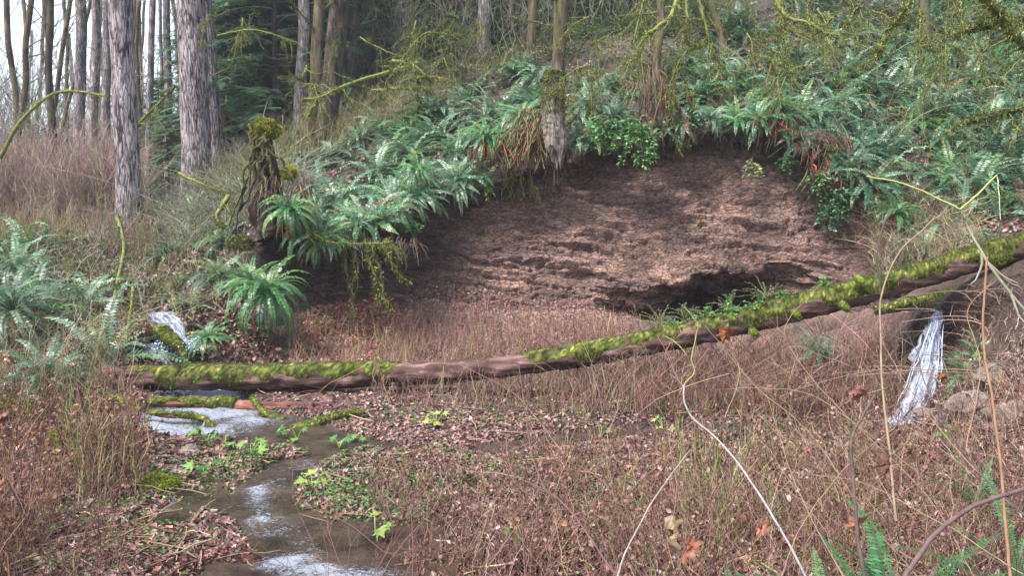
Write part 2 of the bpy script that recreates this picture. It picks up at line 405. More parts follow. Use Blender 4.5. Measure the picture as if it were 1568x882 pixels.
# blur columns a little
for it in range(6):
    H = G.copy(); H[1:-1] = .25 * G[:-2] + .5 * G[1:-1] + .25 * G[2:]; G = H
NU, NRr = G.shape[:2]
XX = (us[:, None] - CX) / F * np.maximum(G[..., 0], 0) * 1.0
near_x = (us[:, None] - CX) / F * 5.0
XX = np.where(G[..., 0] < 5.0, near_x * (.4 + .6 * np.clip(G[..., 0], 0, 5) / 5.0) * 1.0 + 0, XX)
XX = np.where(G[..., 0] < 5.0, (us[:, None] - CX) / F * np.maximum(G[..., 0] / CP, 5.0 - (5.0 - G[..., 0]) * .5), XX / CP)
TP = np.stack([XX, G[..., 0], G[..., 1]], -1)
PAR = np.broadcast_to(par[None], (NU, NRr)); UU = np.broadcast_to(us[:, None], (NU, NRr))

# creek mask (world xy polylines)
def gxy(u, v, z=0.0):
    b = (CY - v) / F; dy = CP + b * SP; dz = -SP + b * CP
    t = (z - CAMZ) / dz
    return np.array([(u - CX) / F * t, dy * t])
CREEK = [  # polyline (u,v,halfwidth m)
    [(200, 640, .5), (290, 645, .75), (400, 655, .6), (500, 680, .42), (590, 690, .25)],
    [(250, 600, .35), (330, 615, .45), (330, 650, .6)],
    [(560, 688, .25), (500, 700, .22), (450, 716, .26), (405, 745, .24), (405, 780, .26), (450, 815, .34), (505, 850, .46), (505, 900, .5), (480, 1000, .6)],
    [(450, 820, .3), (540, 825, .35), (610, 830, .25), (680, 800, .12)],
    [(395, 770, .1), (345, 765, .1), (310, 772, .05)],
    [(940, 665, .25), (1060, 660, .3), (1200, 668, .25), (1330, 660, .3), (1400, 652, .2)],
    [(740, 690, .1), (860, 672, .22), (940, 665, .25)],
]
def seg_mask(X, Y):
    best = np.full(X.shape, -9.)
    for pl in CREEK:
        pts = [(*gxy(u, v), w) for u, v, w in pl]
        for (x0, y0, w0), (x1, y1, w1) in zip(pts[:-1], pts[1:]):
            dx, dy = x1 - x0, y1 - y0
            t = np.clip(((X - x0) * dx + (Y - y0) * dy) / (dx * dx + dy * dy), 0, 1)
            d = np.hypot(X - x0 - t * dx, Y - y0 - t * dy)
            best = np.maximum(best, (w0 + (w1 - w0) * t) - d)
    return best
cm = seg_mask(TP[..., 0], TP[..., 1])

def fnoise(Pts, s, oct=4, off=0.):
    out = np.empty(len(Pts))
    for i, p in enumerate(Pts * s + off):
        out[i] = noise.fractal(Vector(p), 1.0, 2.0, oct)
    return out
flat = TP.reshape(-1, 3)
n_lo = fnoise(flat, .8, 4).reshape(NU, NRr); n_hi = fnoise(flat, 4.5, 3, 7.).reshape(NU, NRr)
# normals of base surface
def gnormals(A):
    du = np.gradient(A, axis=0); dv = np.gradient(A, axis=1)
    n = nrm(np.cross(du, dv)); return n
NN = gnormals(TP)
isfl = np.clip((8.2 - PAR) / 1.0, 0, 1)
cliffw = np.clip((PAR - 8.3) / .7, 0, 1) * np.clip((14.1 - PAR) / .6, 0, 1) * np.clip((UU - 400) / 130, 0, 1) * np.clip((1400 - UU) / 100, 0, 1)
disp_z = (n_lo * .10 + n_hi * .035) * (1 - cliffw) * np.where(PAR > 14, 2.2, 1.0) + np.where((PAR > 3) & (PAR < 9), .11, 0.)
far = np.clip((TP[..., 1] - 35) / 40, 0, 1)
disp_z *= (1 - far)
creekf = np.clip((cm + .12) / .2, 0, 1) * np.clip((9 - PAR), 0, 1)
edge = np.clip(cm + .12 + n_hi * .12, -.2, .25)
disp_z = np.where((PAR < 9) & (cm > -.35) & (TP[..., 1] < 11.6), disp_z - np.clip((cm + n_hi * .10 + .08) * 1.1, 0, .24), disp_z)
A = TP.copy(); A[..., 2] += disp_z
# cliff detail
ci = np.argwhere(cliffw > .01)
dsp = np.zeros((NU, NRr)); shade = np.ones((NU, NRr))
for i, j in ci:
    p = TP[i, j]
    w = noise.fractal(Vector((p[0] * .9, p[1], p[2] * 1.2)), 1, 2, 3) * .3
    q = Vector((p[0] * 2.3 + w, p[1] * 2.3, p[2] * 6.0 + w * 2 + p[0] * .35))
    d, pts = noise.voronoi(q)
    cid = noise.cell(pts[0] * 7.31)
    q2 = Vector((p[0] * 5.5 + w, p[1] * 5.5, p[2] * 13 + w * 3))
    d2, pts2 = noise.voronoi(q2)
    cid2 = noise.cell(pts2[0] * 5.17)
    lay = noise.fractal(Vector((p[0] * .5, p[1] * .5, p[2] * 5.5 + p[0] * .8)), 1, 2, 3)
    big = noise.fractal(Vector((p[0] * .55, 3, p[2] * .7)), 1, 2, 3)
    dsp[i, j] = cid * .055 + cid2 * .018 - .04 * max(0, 1 - (d[1] - d[0]) * 7) - .03 * max(0, 1 - (d2[1] - d2[0]) * 6) + lay * .15 + big * .16
    shade[i, j] = 1 + (cid - .1) * .18 + (cid2) * .15
A += NN * np.where(np.sum(NN * np.array([0, -1, .2]), -1, keepdims=True) < 0, -1, 1) * (dsp * cliffw)[..., None]
# colours
rnd = n_lo
soil = np.array([.05, .035, .03]); litter = np.array([.12, .07, .06]); pink = np.array([.19, .13, .12]); clay = np.array([.46, .31, .255]); dark = np.array([.05, .034, .032])
red = np.array([.17, .07, .055])
k = np.clip(.5 + rnd * 1.3, 0, 1)[..., None]
C = soil * (1 - k) + litter * k
kk = (np.clip(.4 + n_hi * 1.2, 0, 1) * np.clip((PAR < 9) * 1., 0, 1))[..., None]
C = C * (1 - kk * .5) + pink * kk * .5
tal = (np.clip((PAR - 7.3) / .7, 0, 1) * np.clip((9.5 - PAR) / .6, 0, 1) * np.clip((UU - 560) / 80, 0, 1) * np.clip((1000 - UU) / 60, 0, 1))[..., None]
C = C * (1 - tal) + (clay * .75) * tal
lr = (np.clip((PAR - 7.) / 1, 0, 1) * np.clip((11 - PAR) / .6, 0, 1) * np.clip(1 - np.abs(UU - 530) / 80, 0, 1))[..., None]
C = C * (1 - lr) + red * lr
wet = np.clip((cm + .25) / .2, 0, 1)[..., None] * (PAR < 9)[..., None]
C = C * (1 - .45 * wet)
cw = cliffw[..., None]
# darker clay on the left flank and under the root mat
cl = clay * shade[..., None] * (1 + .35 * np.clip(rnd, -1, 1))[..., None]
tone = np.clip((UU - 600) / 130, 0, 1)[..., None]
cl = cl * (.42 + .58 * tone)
cave = (np.clip((10.1 - PAR + n_hi * .3) / .35, 0, 1) * np.exp(-((UU - 1100) / 100) ** 4))[..., None]  # shade of the cave recess, painted into the clay colour
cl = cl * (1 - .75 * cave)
pale = np.exp(-((PAR - 12.2) / .9) ** 2 - ((UU - 1130 + (PAR - 12) * 70) / 90) ** 2)[..., None]
damp = np.clip(fnoise((flat * np.array([.35, .35, 1.5])), 1.2, 4, 21.).reshape(NU, NRr) * 2.2, 0, 1)[..., None]
cl = cl * (1 - damp * .4) + np.array([.17, .115, .12]) * damp * .4
purp = np.clip((PAR - 11.2 + n_lo * .9) / 1.2, 0, 1)[..., None]
cl = cl * (1 - purp * .55) + np.array([.15, .105, .105]) * purp * .55
cl = cl * (1 - .5 * pale) + np.array([.26, .2, .17]) * pale * .5
gm = np.exp(-((PAR - 12.3 + n_hi * .5) / .8) ** 2 - ((UU - 1200 + n_hi * 20) / 55) ** 2)[..., None]
cl = cl * (1 - gm * .75) + np.array([.10, .105, .06]) * gm * .75
rt = np.clip((UU - 1225 + n_hi * 30) / 80, 0, 1)[..., None]
cl = cl * (1 - .5 * rt) + np.array([.09, .06, .05]) * .5 * rt
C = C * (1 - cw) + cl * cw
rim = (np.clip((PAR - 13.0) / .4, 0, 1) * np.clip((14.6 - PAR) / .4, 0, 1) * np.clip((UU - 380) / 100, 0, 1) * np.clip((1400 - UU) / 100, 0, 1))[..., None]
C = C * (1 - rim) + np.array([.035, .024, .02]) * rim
hl = np.clip((PAR - 14.3) / .5, 0, 1)[..., None]
C = C * (1 - hl) + np.array([.06, .045, .03]) * (.7 + .6 * k) * hl
bk = (np.clip((UU - 1380) / 60, 0, 1) * np.clip((PAR - 4.5) / 1, 0, 1) * np.clip((9 - PAR) / 1, 0, 1))[..., None]
C = C * (1 - bk) + np.array([.085, .052, .044]) * bk
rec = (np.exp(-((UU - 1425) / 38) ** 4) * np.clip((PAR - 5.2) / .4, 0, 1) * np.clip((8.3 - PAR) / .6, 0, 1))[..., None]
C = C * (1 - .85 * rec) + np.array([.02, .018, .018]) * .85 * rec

def grid_obj(name, c0, c1, r0, r1, mat, label, cat=None):
    mb = MB(); a = A[c0:c1 + 1, r0:r1 + 1]; nu, nr = a.shape[:2]
    idx = np.arange(nu * nr).reshape(nu, nr)
    Q = np.stack([idx[:-1, :-1], idx[1:, :-1], idx[1:, 1:], idx[:-1, 1:]], -1).reshape(-1, 4)
    mb.add(a.reshape(-1, 3), Q, None, C[c0:c1 + 1, r0:r1 + 1].reshape(-1, 3))
    return tag(mb.build(name, mat), label, cat, None, 'structure')
def rowi(p): return int(np.searchsorted(par, p))
ra, rb = rowi(8.6), rowi(14.0)
grid_obj('ground', 0, NU - 1, 0, ra, M['ground'], 'leaf strewn muddy creek flat below the cliff')
ca_, cb_ = int(np.searchsorted(us, 400)), int(np.searchsorted(us, 1400))
grid_obj('bank', 0, ca_, ra, rb, M['ground'], 'bushy slope at the left of the creek')
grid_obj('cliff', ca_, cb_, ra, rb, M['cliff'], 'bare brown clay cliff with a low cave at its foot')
grid_obj('slope', cb_, NU - 1, ra, rb, M['ground'], 'slope right of the cliff above the small waterfall')
grid_obj('hillside', 0, NU - 1, rb, NRr - 1, M['ground'], 'fern covered hillside above the cliff')

idx = np.arange(NU * NRr).reshape(NU, NRr)
Qa = np.stack([idx[:-1, :-1], idx[1:, :-1], idx[1:, 1:], idx[:-1, 1:]], -1).reshape(-1, 4)
BV = BVHTree.FromPolygons([tuple(p) for p in A.reshape(-1, 3)], [tuple(q) for q in Qa.tolist()])
CAM = Vector((0, 0, CAMZ))
def hit(u, v):
    d = Vector(P(u, v, 1.0)) - CAM
    loc, n, i, dist = BV.ray_cast(CAM, d.normalized())
    if loc is None: return None
    if n.z < 0: n = -n
    return loc, n
def drop(x, y, z0=60):
    loc, n, i, d = BV.ray_cast(Vector((x, y, z0)), Vector((0, 0, -1)))
    return loc.z if loc else 0.
def hits(poly, n, maxtry=8):
    """random terrain points seen inside an image-space polygon -> pos, normal, uv"""
    poly = np.array(poly, float); lo = poly.min(0); hi = poly.max(0)
    o = []; tries = 0
    while len(o) < n and tries < n * maxtry:
        tries += 1
        p = lo + (hi - lo) * RG.random(2)
        x, y = p; ins = False; j = len(poly) - 1
        for i in range(len(poly)):
            if (poly[i, 1] > y) != (poly[j, 1] > y) and x < (poly[j, 0] - poly[i, 0]) * (y - poly[i, 1]) / (poly[j, 1] - poly[i, 1]) + poly[i, 0]: ins = not ins
            j = i
        if not ins: continue
        h = hit(x, y)
        if h: o.append((*h[0], *h[1], x, y))
    return np.array(o).reshape(-1, 8)

# ------------------------------------------------------------------ water
def water():
    xs = np.arange(-6.5, 6.3, .05); ys = np.arange(2.5, 11.9, .05)
    X, Y = np.meshgrid(xs, ys, indexing='ij')
    m = seg_mask(X, Y)
    keep = m > -.4
    Z = np.zeros_like(X)
    foam_sheen = np.zeros_like(X)
    def blob(u, v, r, amt, sx=1.):
        nonlocal foam_sheen
        c = gxy(u, v); foam_sheen = np.maximum(foam_sheen, amt * np.exp(-(((X - c[0]) / sx) ** 2 + (Y - c[1]) ** 2) / r ** 2))
    for a in [(250, 640, .6, .62, 1.3), (330, 632, .6, .65, 1.3), (290, 615, .5, .65, 1), (265, 668, .45, .55, 1.6), (330, 603, .4, .65, 1.2), (240, 660, .6, .55, 1.3), (310, 662, .5, .5, 1.3), (380, 645, .4, .45, 1.6),
              (440, 862, .16, .6, 1.7), (490, 876, .16, .6, 2), (540, 888, .2, .6, 2), (1340, 656, .2, .65, 1.3), (1375, 655, .15, .6, 1)]: blob(*a)
    cl_ = [gxy(*q) for q in [(520, 697), (470, 708), (425, 728), (398, 752), (392, 780), (415, 808), (440, 835), (450, 870), (470, 900)]]
    acc = np.zeros_like(X)
    for i_, ((x0, y0), (x1, y1)) in enumerate(zip(cl_[:-1], cl_[1:])):
        dx, dy = x1 - x0, y1 - y0; t = np.clip(((X - x0) * dx + (Y - y0) * dy) / (dx * dx + dy * dy), 0, 1)
        d = np.hypot(X - x0 - t * dx, Y - y0 - t * dy); acc = np.maximum(acc, np.exp(-(d / .24) ** 2))
    fm_ = fnoise(np.stack([X.ravel(), Y.ravel(), Y.ravel() * 0 + 4], -1), 2.3, 4).reshape(X.shape)
    foam_sheen = np.maximum(foam_sheen, acc * (.30 + .3 * fm_))  # band along the creek: foam plus silvery sky reflection painted in as white
    foam_sheen = np.clip(foam_sheen * (1 + .3 * fm_), 0, 1)
    pn = fnoise(np.stack([X.ravel() * 1.5, Y.ravel() * 2.2, Z.ravel()], -1), 2.2, 3).reshape(X.shape)
    Z += pn * .018 + foam_sheen * (.03 + .05 * pn)
    idx = np.arange(X.size).reshape(X.shape)
    kq = keep[:-1, :-1] | keep[1:, 1:]
    Q = np.stack([idx[:-1, :-1], idx[1:, :-1], idx[1:, 1:], idx[:-1, 1:]], -1)[kq]
    used = np.unique(Q); re = np.full(X.size, -1); re[used] = np.arange(len(used))
    mb = MB()
    V = np.stack([X, Y, Z], -1).reshape(-1, 3)[used]
    c = np.repeat(foam_sheen.reshape(-1, 1)[used], 3, 1)
    mb.add(V, re[Q], None, c)
    tag(mb.build('creek_water', M['water']), 'shallow muddy creek with white ripples winding over the flat', None, None, 'structure')
water()

def waterfall(name, L, Rr, label, ns=60, seed=1, layers=2):
    """L,Rr: left and right edges as lists of (u,v,Y)"""
    rg = np.random.default_rng(seed)
    L = np.array([P(*a) for a in L]); Rr = np.array([P(*a) for a in Rr])
    s = np.linspace(0, len(L) - 1, 40)
    Li = np.stack([np.interp(s, np.arange(len(L)), L[:, k]) for k in range(3)], -1)
    Ri = np.stack([np.interp(s, np.arange(len(L)), Rr[:, k]) for k in range(3)], -1)
    root = empty(name, Li[0]); mb = MB()
    for l in range(layers):
        W = 26; a = np.linspace(0, 1, W)[:, None, None]
        S = Li[None] * (1 - a) + Ri[None] * a
        bul = np.sin(a * math.pi) * .10
        nz = np.array([[noise.fractal(Vector((i * .33 + l * 9, j * .06, seed)), 1, 2, 3) for j in range(40)] for i in range(W)])
        ew = np.array([noise.fractal(Vector((j * .22, l * 5. + seed, 2)), 1, 2, 3) for j in range(40)])[None, :, None]; ew2 = np.array([noise.fractal(Vector((j * .22, l * 5. + seed, 9)), 1, 2, 3) for j in range(40)])[None, :, None]
        S = S + np.array([1, 0, 0]) * (ew * (1 - a) + ew2 * a) * .08
        S = S + np.array([0, -1, 0]) * (bul + nz[..., None] * .10 + l * .05)
        S[..., 2] += .02 * nz
        idx = np.arange(W * 40).reshape(W, 40)
        cc = np.stack(np.broadcast_arrays(np.linspace(0, 1, W)[:, None], np.linspace(0, 1, 40)[None], l * .37 + .1), -1)
        mb.add(S.reshape(-1, 3), np.stack([idx[:-1, :-1], idx[1:, :-1], idx[1:, 1:], idx[:-1, 1:]], -1).reshape(-1, 4), None, cc.reshape(-1, 3))
    o = mb.build('water_sheet', M['fall'], root)
    ns = max(6, ns // 8)
    mb = MB(); a0 = rg.random(ns); s0 = rg.random(ns) * .5; s1 = np.minimum(1, s0 + .25 + rg.random(ns) * .5)
    Pt = []
    for i in range(ns):
        ss = np.linspace(s0[i], s1[i], 12) * 39
        l = np.stack([np.interp(ss, np.arange(40), Li[:, k]) for k in range(3)], -1)
        r = np.stack([np.interp(ss, np.arange(40), Ri[:, k]) for k in range(3)], -1)
        aa = a0[i] + np.cumsum(rg.normal(0, .012, 12))
        p = l * (1 - aa[:, None]) + r * aa[:, None]; p[:, 1] -= .1 + .06 * rg.random(); p += rg.normal(0, .006, p.shape); Pt.append(p)
    Rd = (.0015 + .0035 * rg.random(ns))[:, None] * (.3 + np.sin(np.linspace(.1, 3.0, 12)))[None]
    tubes(mb, np.array(Pt), Rd, 5, (1, 1, 1)); mb.build('water_strand', M['strand'], root).update_tag()
    mb = MB(); k_ = 800; q0 = Li[-1] + (Ri[-1] - Li[-1]) * rg.random((k_, 1)); q0 = q0 + rg.normal(0, 1, (k_, 3)) * np.array([.14, .12, .05]) + np.array([0, -.05, .03])
    tv = [(1, 0, 0), (-1, 0, 0), (0, 1, 0), (0, -1, 0), (0, 0, 1), (0, 0, -1)]
    scatter(mb, tv, None, [(0, 2, 4), (2, 1, 4), (1, 3, 4), (3, 0, 4), (2, 0, 5), (1, 2, 5), (3, 1, 5), (0, 3, 5)], q0, np.repeat(np.eye(3)[None], k_, 0), rg.uniform(.003, .02, k_), (1, 1, 1))
    mb.build('splash', M['strand'], root)
    for x in (root,): x.location = Li[0]
    for ch in root.children: ch.location = -Vector(Li[0])
    tag(root, label, None, None, 'structure')
    for ch in root.children: ch['kind'] = 'structure'
    return root
ms, nt, out = mat_new('water_strand'); principled(nt, out, (.6, .66, .78), .25, .6); M['strand'] = ms
waterfall('waterfall', [(1424, 478, 10.05), (1405, 515, 9.75), (1388, 560, 9.5), (1370, 605, 9.35), (1342, 656, 9.2)],
          [(1437, 474, 10.05), (1438, 515, 9.8), (1437, 560, 9.55), (1430, 605, 9.4), (1412, 648, 9.25)], 'small waterfall dropping from the right bank under the log', 130, 1)
waterfall('waterfall', [(220, 478, 12.7), (228, 492, 12.5), (246, 510, 12.25), (262, 530, 12.1)],
          [(270, 476, 12.7), (286, 490, 12.5), (294, 512, 12.3), (304, 532, 12.1)], 'upper step of the left cascade among ferns', 60, 3)
waterfall('waterfall', [(216, 525, 12.35), (216, 540, 12.2), (214, 560, 12.0), (226, 590, 11.4), (232, 608, 10.9)],
          [(250, 524, 12.2), (262, 540, 12.05), (275, 560, 11.8), (330, 590, 11.2), (360, 608, 10.8)], 'lower step of the left cascade behind the mossy log', 70, 5)
# ------------------------------------------------------------------ LOGS
def spline(pts, n):
    pts = np.asarray(pts, float); s = np.linspace(0, len(pts) - 1, n)
    if len(pts) == 2: return pts[0] + (pts[1] - pts[0]) * np.linspace(0, 1, n)[:, None]
    return catmull(np.arange(len(pts)).astype(float), pts, s)

def log_shape(path, rad, n=220, k=26, amp=.06, seed=0, fn=None, sc_=4., st=(.8, 3, 3)):
    """returns ring verts (n,k,3), radial dirs, angle array"""
    c = spline(path, n); r = np.interp(np.linspace(0, 1, n), np.linspace(0, 1, len(rad)), rad)
    T = nrm(np.gradient(c, axis=0)); up = np.array([0, 0, 1.])
    S = nrm(np.cross(T, up)); U = np.cross(S, T)
    a = np.arange(k) * 2 * math.pi / k
    D = S[:, None] * np.cos(a)[:, None] + U[:, None] * np.sin(a)[:, None]
    base = c[:, None] + D * r[:, None, None]
    nz = fnoise((base * np.array(st)).reshape(-1, 3), sc_, 4, seed).reshape(n, k)
    return c, r, D, a, nz

def ring_faces(n, k):
    idx = np.arange(n * k).reshape(n, k)
    return np.stack([idx[:-1], np.roll(idx[:-1], -1, 1), np.roll(idx[1:], -1, 1), idx[1:]], -1).reshape(-1, 4)

def moss_cols(n, amt=.3):
    return pick([(.11, .14, .026), (.075, .105, .02), (.16, .18, .038), (.04, .055, .016), (.10, .08, .038), (.22, .22, .055)], n, amt + .12)

def fuzz(mb, pos, nor, ln, wd, droop=.5, cols=None):
    n = len(pos); d = nrm(nor + RG.normal(0, .6, (n, 3)) + np.array([0, 0, -droop]))
    up = RG.normal(0, 1, (n, 3))
    tv = [(0, -.5, 0), (0, .5, 0), (.6, .3, .12), (1, 0, 0), (.6, -.3, .12)]
    scatter(mb, tv, [(0, 1, 2, 4)], [(4, 2, 3)], pos, frames(d, up), np.stack([ln, wd, ln], -1), moss_cols(n) if cols is None else cols)

def mossy_log(name, path, rad, mossf, label, cat, wood, blades, n=220, seed=0, mth=.035, group=None, droop=.6):
    c, r, D, a, nz = log_shape(path, rad, n, 26, seed=seed)
    k = len(a)
    root = empty(name, c[0]); off = -Vector(c[0])
    mb = MB(); V = c[:, None] + D * (r[:, None] * (1 + nz * .26))[..., None]
    mb.add(V.reshape(-1, 3), ring_faces(n, k))
    for e in (0, n - 1):
        mb.add(np.concatenate([V[e], c[e][None] + 0.0]), None, [(i, (i + 1) % k, k) for i in range(k)])
    o = mb.build('trunk_wood', wood, root); o.location = off
    t = np.linspace(0, 1, n)
    up = np.sin(a)[None]                       # 1 at top
    n2 = fnoise((c[:, None] + D * r[:, None, None]).reshape(-1, 3), 2.2, 4, seed + 3.3).reshape(n, k)
    m = mossf(t)[:, None] + .6 * (up - .3) + n2 * .65
    th = np.clip(m * 2.2, -.6, 1)
    n3 = fnoise((c[:, None] + D * r[:, None, None]).reshape(-1, 3), 9, 3, 1.3).reshape(n, k)
    rr = r[:, None] * (1 + nz * .1) + mth * th + np.where(th > 0, n3 * .022, 0)
    W = c[:, None] + D * rr[..., None]; W[..., 2] -= .0
    mb = MB(); Q = ring_faces(n, k).reshape(-1, 4)
    tf_ = th.ravel()[Q].max(1) > -.1; Q = Q[tf_]
    cc = moss_cols(n * k, .3) * (.75 + .25 * np.clip(th.ravel()[:, None], 0, 1))
    mb.add(W.reshape(-1, 3), Q, None, cc)
    # moss fuzz
    Wf = W.reshape(-1, 3); Df = D.reshape(-1, 3); tt = th.ravel()
    w = np.clip(tt, 0, 1)
    if w.sum() < .5:
        return tag(root, label, cat, group), c, r
    w = w / w.sum()
    pi = RG.choice(len(Wf), blades, p=w)
    pos = Wf[pi] + RG.normal(0, .012, (blades, 3))
    fuzz(mb, pos, Df[pi], RG.uniform(.012, .032, blades), RG.uniform(.0025, .0055, blades), droop)
    # hanging drips from the flanks
    side = np.where((tt > .05) & (np.sin(np.tile(a, n)) < .3))[0]
    if len(side):
        pi = RG.choice(side, blades // 5)
        fuzz(mb, Wf[pi], Df[pi] * .3, RG.uniform(.015, .06, len(pi)), RG.uniform(.003, .007, len(pi)), 1.6)
    o = mb.build('moss', M['moss'], root); o.location = off
    tag(root, label, cat, group)
    return root, c, r

LOGP = [P(-60, 588, 10.9), P(90, 583, 10.8), P(200, 580, 10.7), P(330, 579, 10.6), P(450, 577, 10.6), P(600, 573, 10.5), P(720, 566, 10.4), P(850, 551, 10.3), P(1000, 524, 10.2), P(1120, 498, 10.05),
        P(1220, 472, 9.95), P(1320, 448, 9.85), P(1420, 420, 9.7), P(1500, 396, 9.55), P(1580, 376, 9.4), P(1680, 350, 9.25)]
def mf_main(t):
    u = -60 + t * 1740
    return np.interp(u, [-60, 190, 220, 380, 430, 500, 545, 690, 720, 1000, 1150, 1320, 1500, 1535, 1600], [-.5, -.2, .3, .25, .05, .12, -.85, -.8, .05, .1, .38, .38, .3, -.05, .2])
main_log, LC, LR = mossy_log('fallen_log', LOGP, [.17, .165, .165, .17, .172, .165, .155, .15, .15, .155, .16, .16, .15, .15, .15, .15], mf_main,
          'long mossy fallen log spanning the whole gully above the creek', 'log', M['wood_log'], 60000, 520, 1, .024)
def mossnub(parent, p, d, L, r):
    c = np.array([np.array(p) + np.array(d) * L * s for s in np.linspace(0, 1, 9)]); rr = r * np.sin(np.linspace(.9, 2.9, 9)) ** .5
    mb = MB(); tubes(mb, c, rr, 10, (.15, .18, .03))
    pi = RG.integers(0, 9, 500); dd = nrm(RG.normal(0, 1, (500, 3)))
    fuzz(mb, c[pi] + dd * rr[pi][:, None], dd, RG.uniform(.015, .035, 500), RG.uniform(.004, .008, 500))
    o = mb.build('branch_stub', M['moss'], parent); o.location = -Vector(parent.location)
for (u, v, Y) in [(1214, 492, 9.8), (1288, 480, 9.7), (1312, 440, 9.65), (1150, 520, 9.9)]:
    mossnub(main_log, P(u, v - 16, Y), nrm(np.array([.25, -.6, -.4])), .14, .05)

mossy_log('broken_log', [P(225, 616, 10.0), P(330, 619, 9.95), P(380, 621, 9.9), P(470, 626, 9.85), P(556, 629, 9.8)], [.045, .065, .075, .065, .05],
          lambda t: np.interp(t, [0, .4, .45, 1], [.5, .4, -1.6, -1.8]), 'thin bare reddish log lying low over the pool in front of the mossy log', 'log', M['wood_red'], 3500, 120, 4)
mossy_log('mossy_branch', [P(420, 662, 9.1), P(470, 654, 9.15), P(520, 641, 9.3), P(560, 634, 9.4)], [.02, .05, .06, .03],
          lambda t: t * 0 + .3, 'short mossy branch half sunk at the right edge of the pool', 'branch', M['wood_log'], 2500, 80, 5)
mossy_log('mossy_branch', [P(385, 610, 9.9), P(405, 634, 9.6), P(435, 647, 9.4)], [.03, .035, .02],
          lambda t: t * 0 + .4, 'small mossy limb slanting under the bare reddish log', 'branch', M['wood_log'], 1200, 60, 6)
mossy_log('mossy_log', [P(1340, 478, 10.6), P(1400, 466, 10.5), P(1450, 455, 10.4), P(1500, 440, 10.3)], [.05, .08, .09, .08],
          lambda t: t * 0 + .3, 'short mossy log lying across the lip of the right waterfall', 'log', M['wood_log'], 3500, 90, 7)
mossy_log('mossy_branch', [P(222, 503, 12.0), P(246, 508, 11.95), P(268, 528, 11.9), P(290, 552, 11.8)], [.04, .09, .10, .04],
          lambda t: t * 0 + .5, 'mossy limb slanting across the left cascade', 'branch', M['wood_log'], 3000, 80, 8)
mossy_log('mossy_branch', [P(150, 600, 9.6), P(230, 632, 9.2), P(300, 640, 9.1), P(345, 668, 8.9)], [.02, .03, .035, .02],
          lambda t: t * 0 + .3, 'thin mossy limb drooping over the white water of the pool', 'branch', M['wood_log'], 2200, 80, 9, .02)
mossy_log('driftwood', [P(640, 885, 5.3), P(670, 868, 5.45), P(712, 842, 5.7)], [.035, .045, .03],
          lambda t: t * 0 - .7, 'short dark wet log end poking up at the bottom edge near the creek', 'log', M['wood_log'], 100, 50, 10)
mossy_log('dead_stick', [P(262, 822, 6.0), P(310, 812, 6.1), P(376, 800, 6.25)], [.014, .022, .02],
          lambda t: t * 0 - 1.3, 'dark stick lying on the leaf litter left of the creek bend', 'stick', M['wood_log'], 50, 40, 11)
mossy_log('dead_stick', [P(46, 860, 5.6), P(90, 852, 5.65), P(140, 838, 5.8), P(185, 828, 5.9)], [.02, .024, .018, .01],
          lambda t: t * 0 - 1.3, 'grey weathered stick lying on dead leaves at bottom left', 'stick', M['wood_log'], 50, 40, 12)
mossy_log('dead_stick', [P(815, 701, 8.0), P(870, 698, 8.05), P(935, 688, 8.2)], [.02, .025, .012],
          lambda t: t * 0 - .9, 'dark stick lying across the muddy shallows at the middle', 'stick', M['wood_log'], 50, 40, 13)

# ------------------------------------------------------------------ STUMPS AND ROOTS
def root_strands(mb, start, ends, r0, col, n=14, jit=.05, k=5):
    Ps = []
    for e in ends:
        s = np.linspace(0, 1, n)[:, None]; p = start * (1 - s) + np.array(e) * s
        w = np.cumsum(RG.normal(0, jit * .4, (n, 3)), 0); w -= w[-1] * s
        Ps.append(p + w)
    Ps = np.array(Ps); tubes(mb, Ps, (r0 * RG.uniform(.6, 1.3, len(ends)))[:, None] * np.linspace(1, .3, n)[None], k, col)

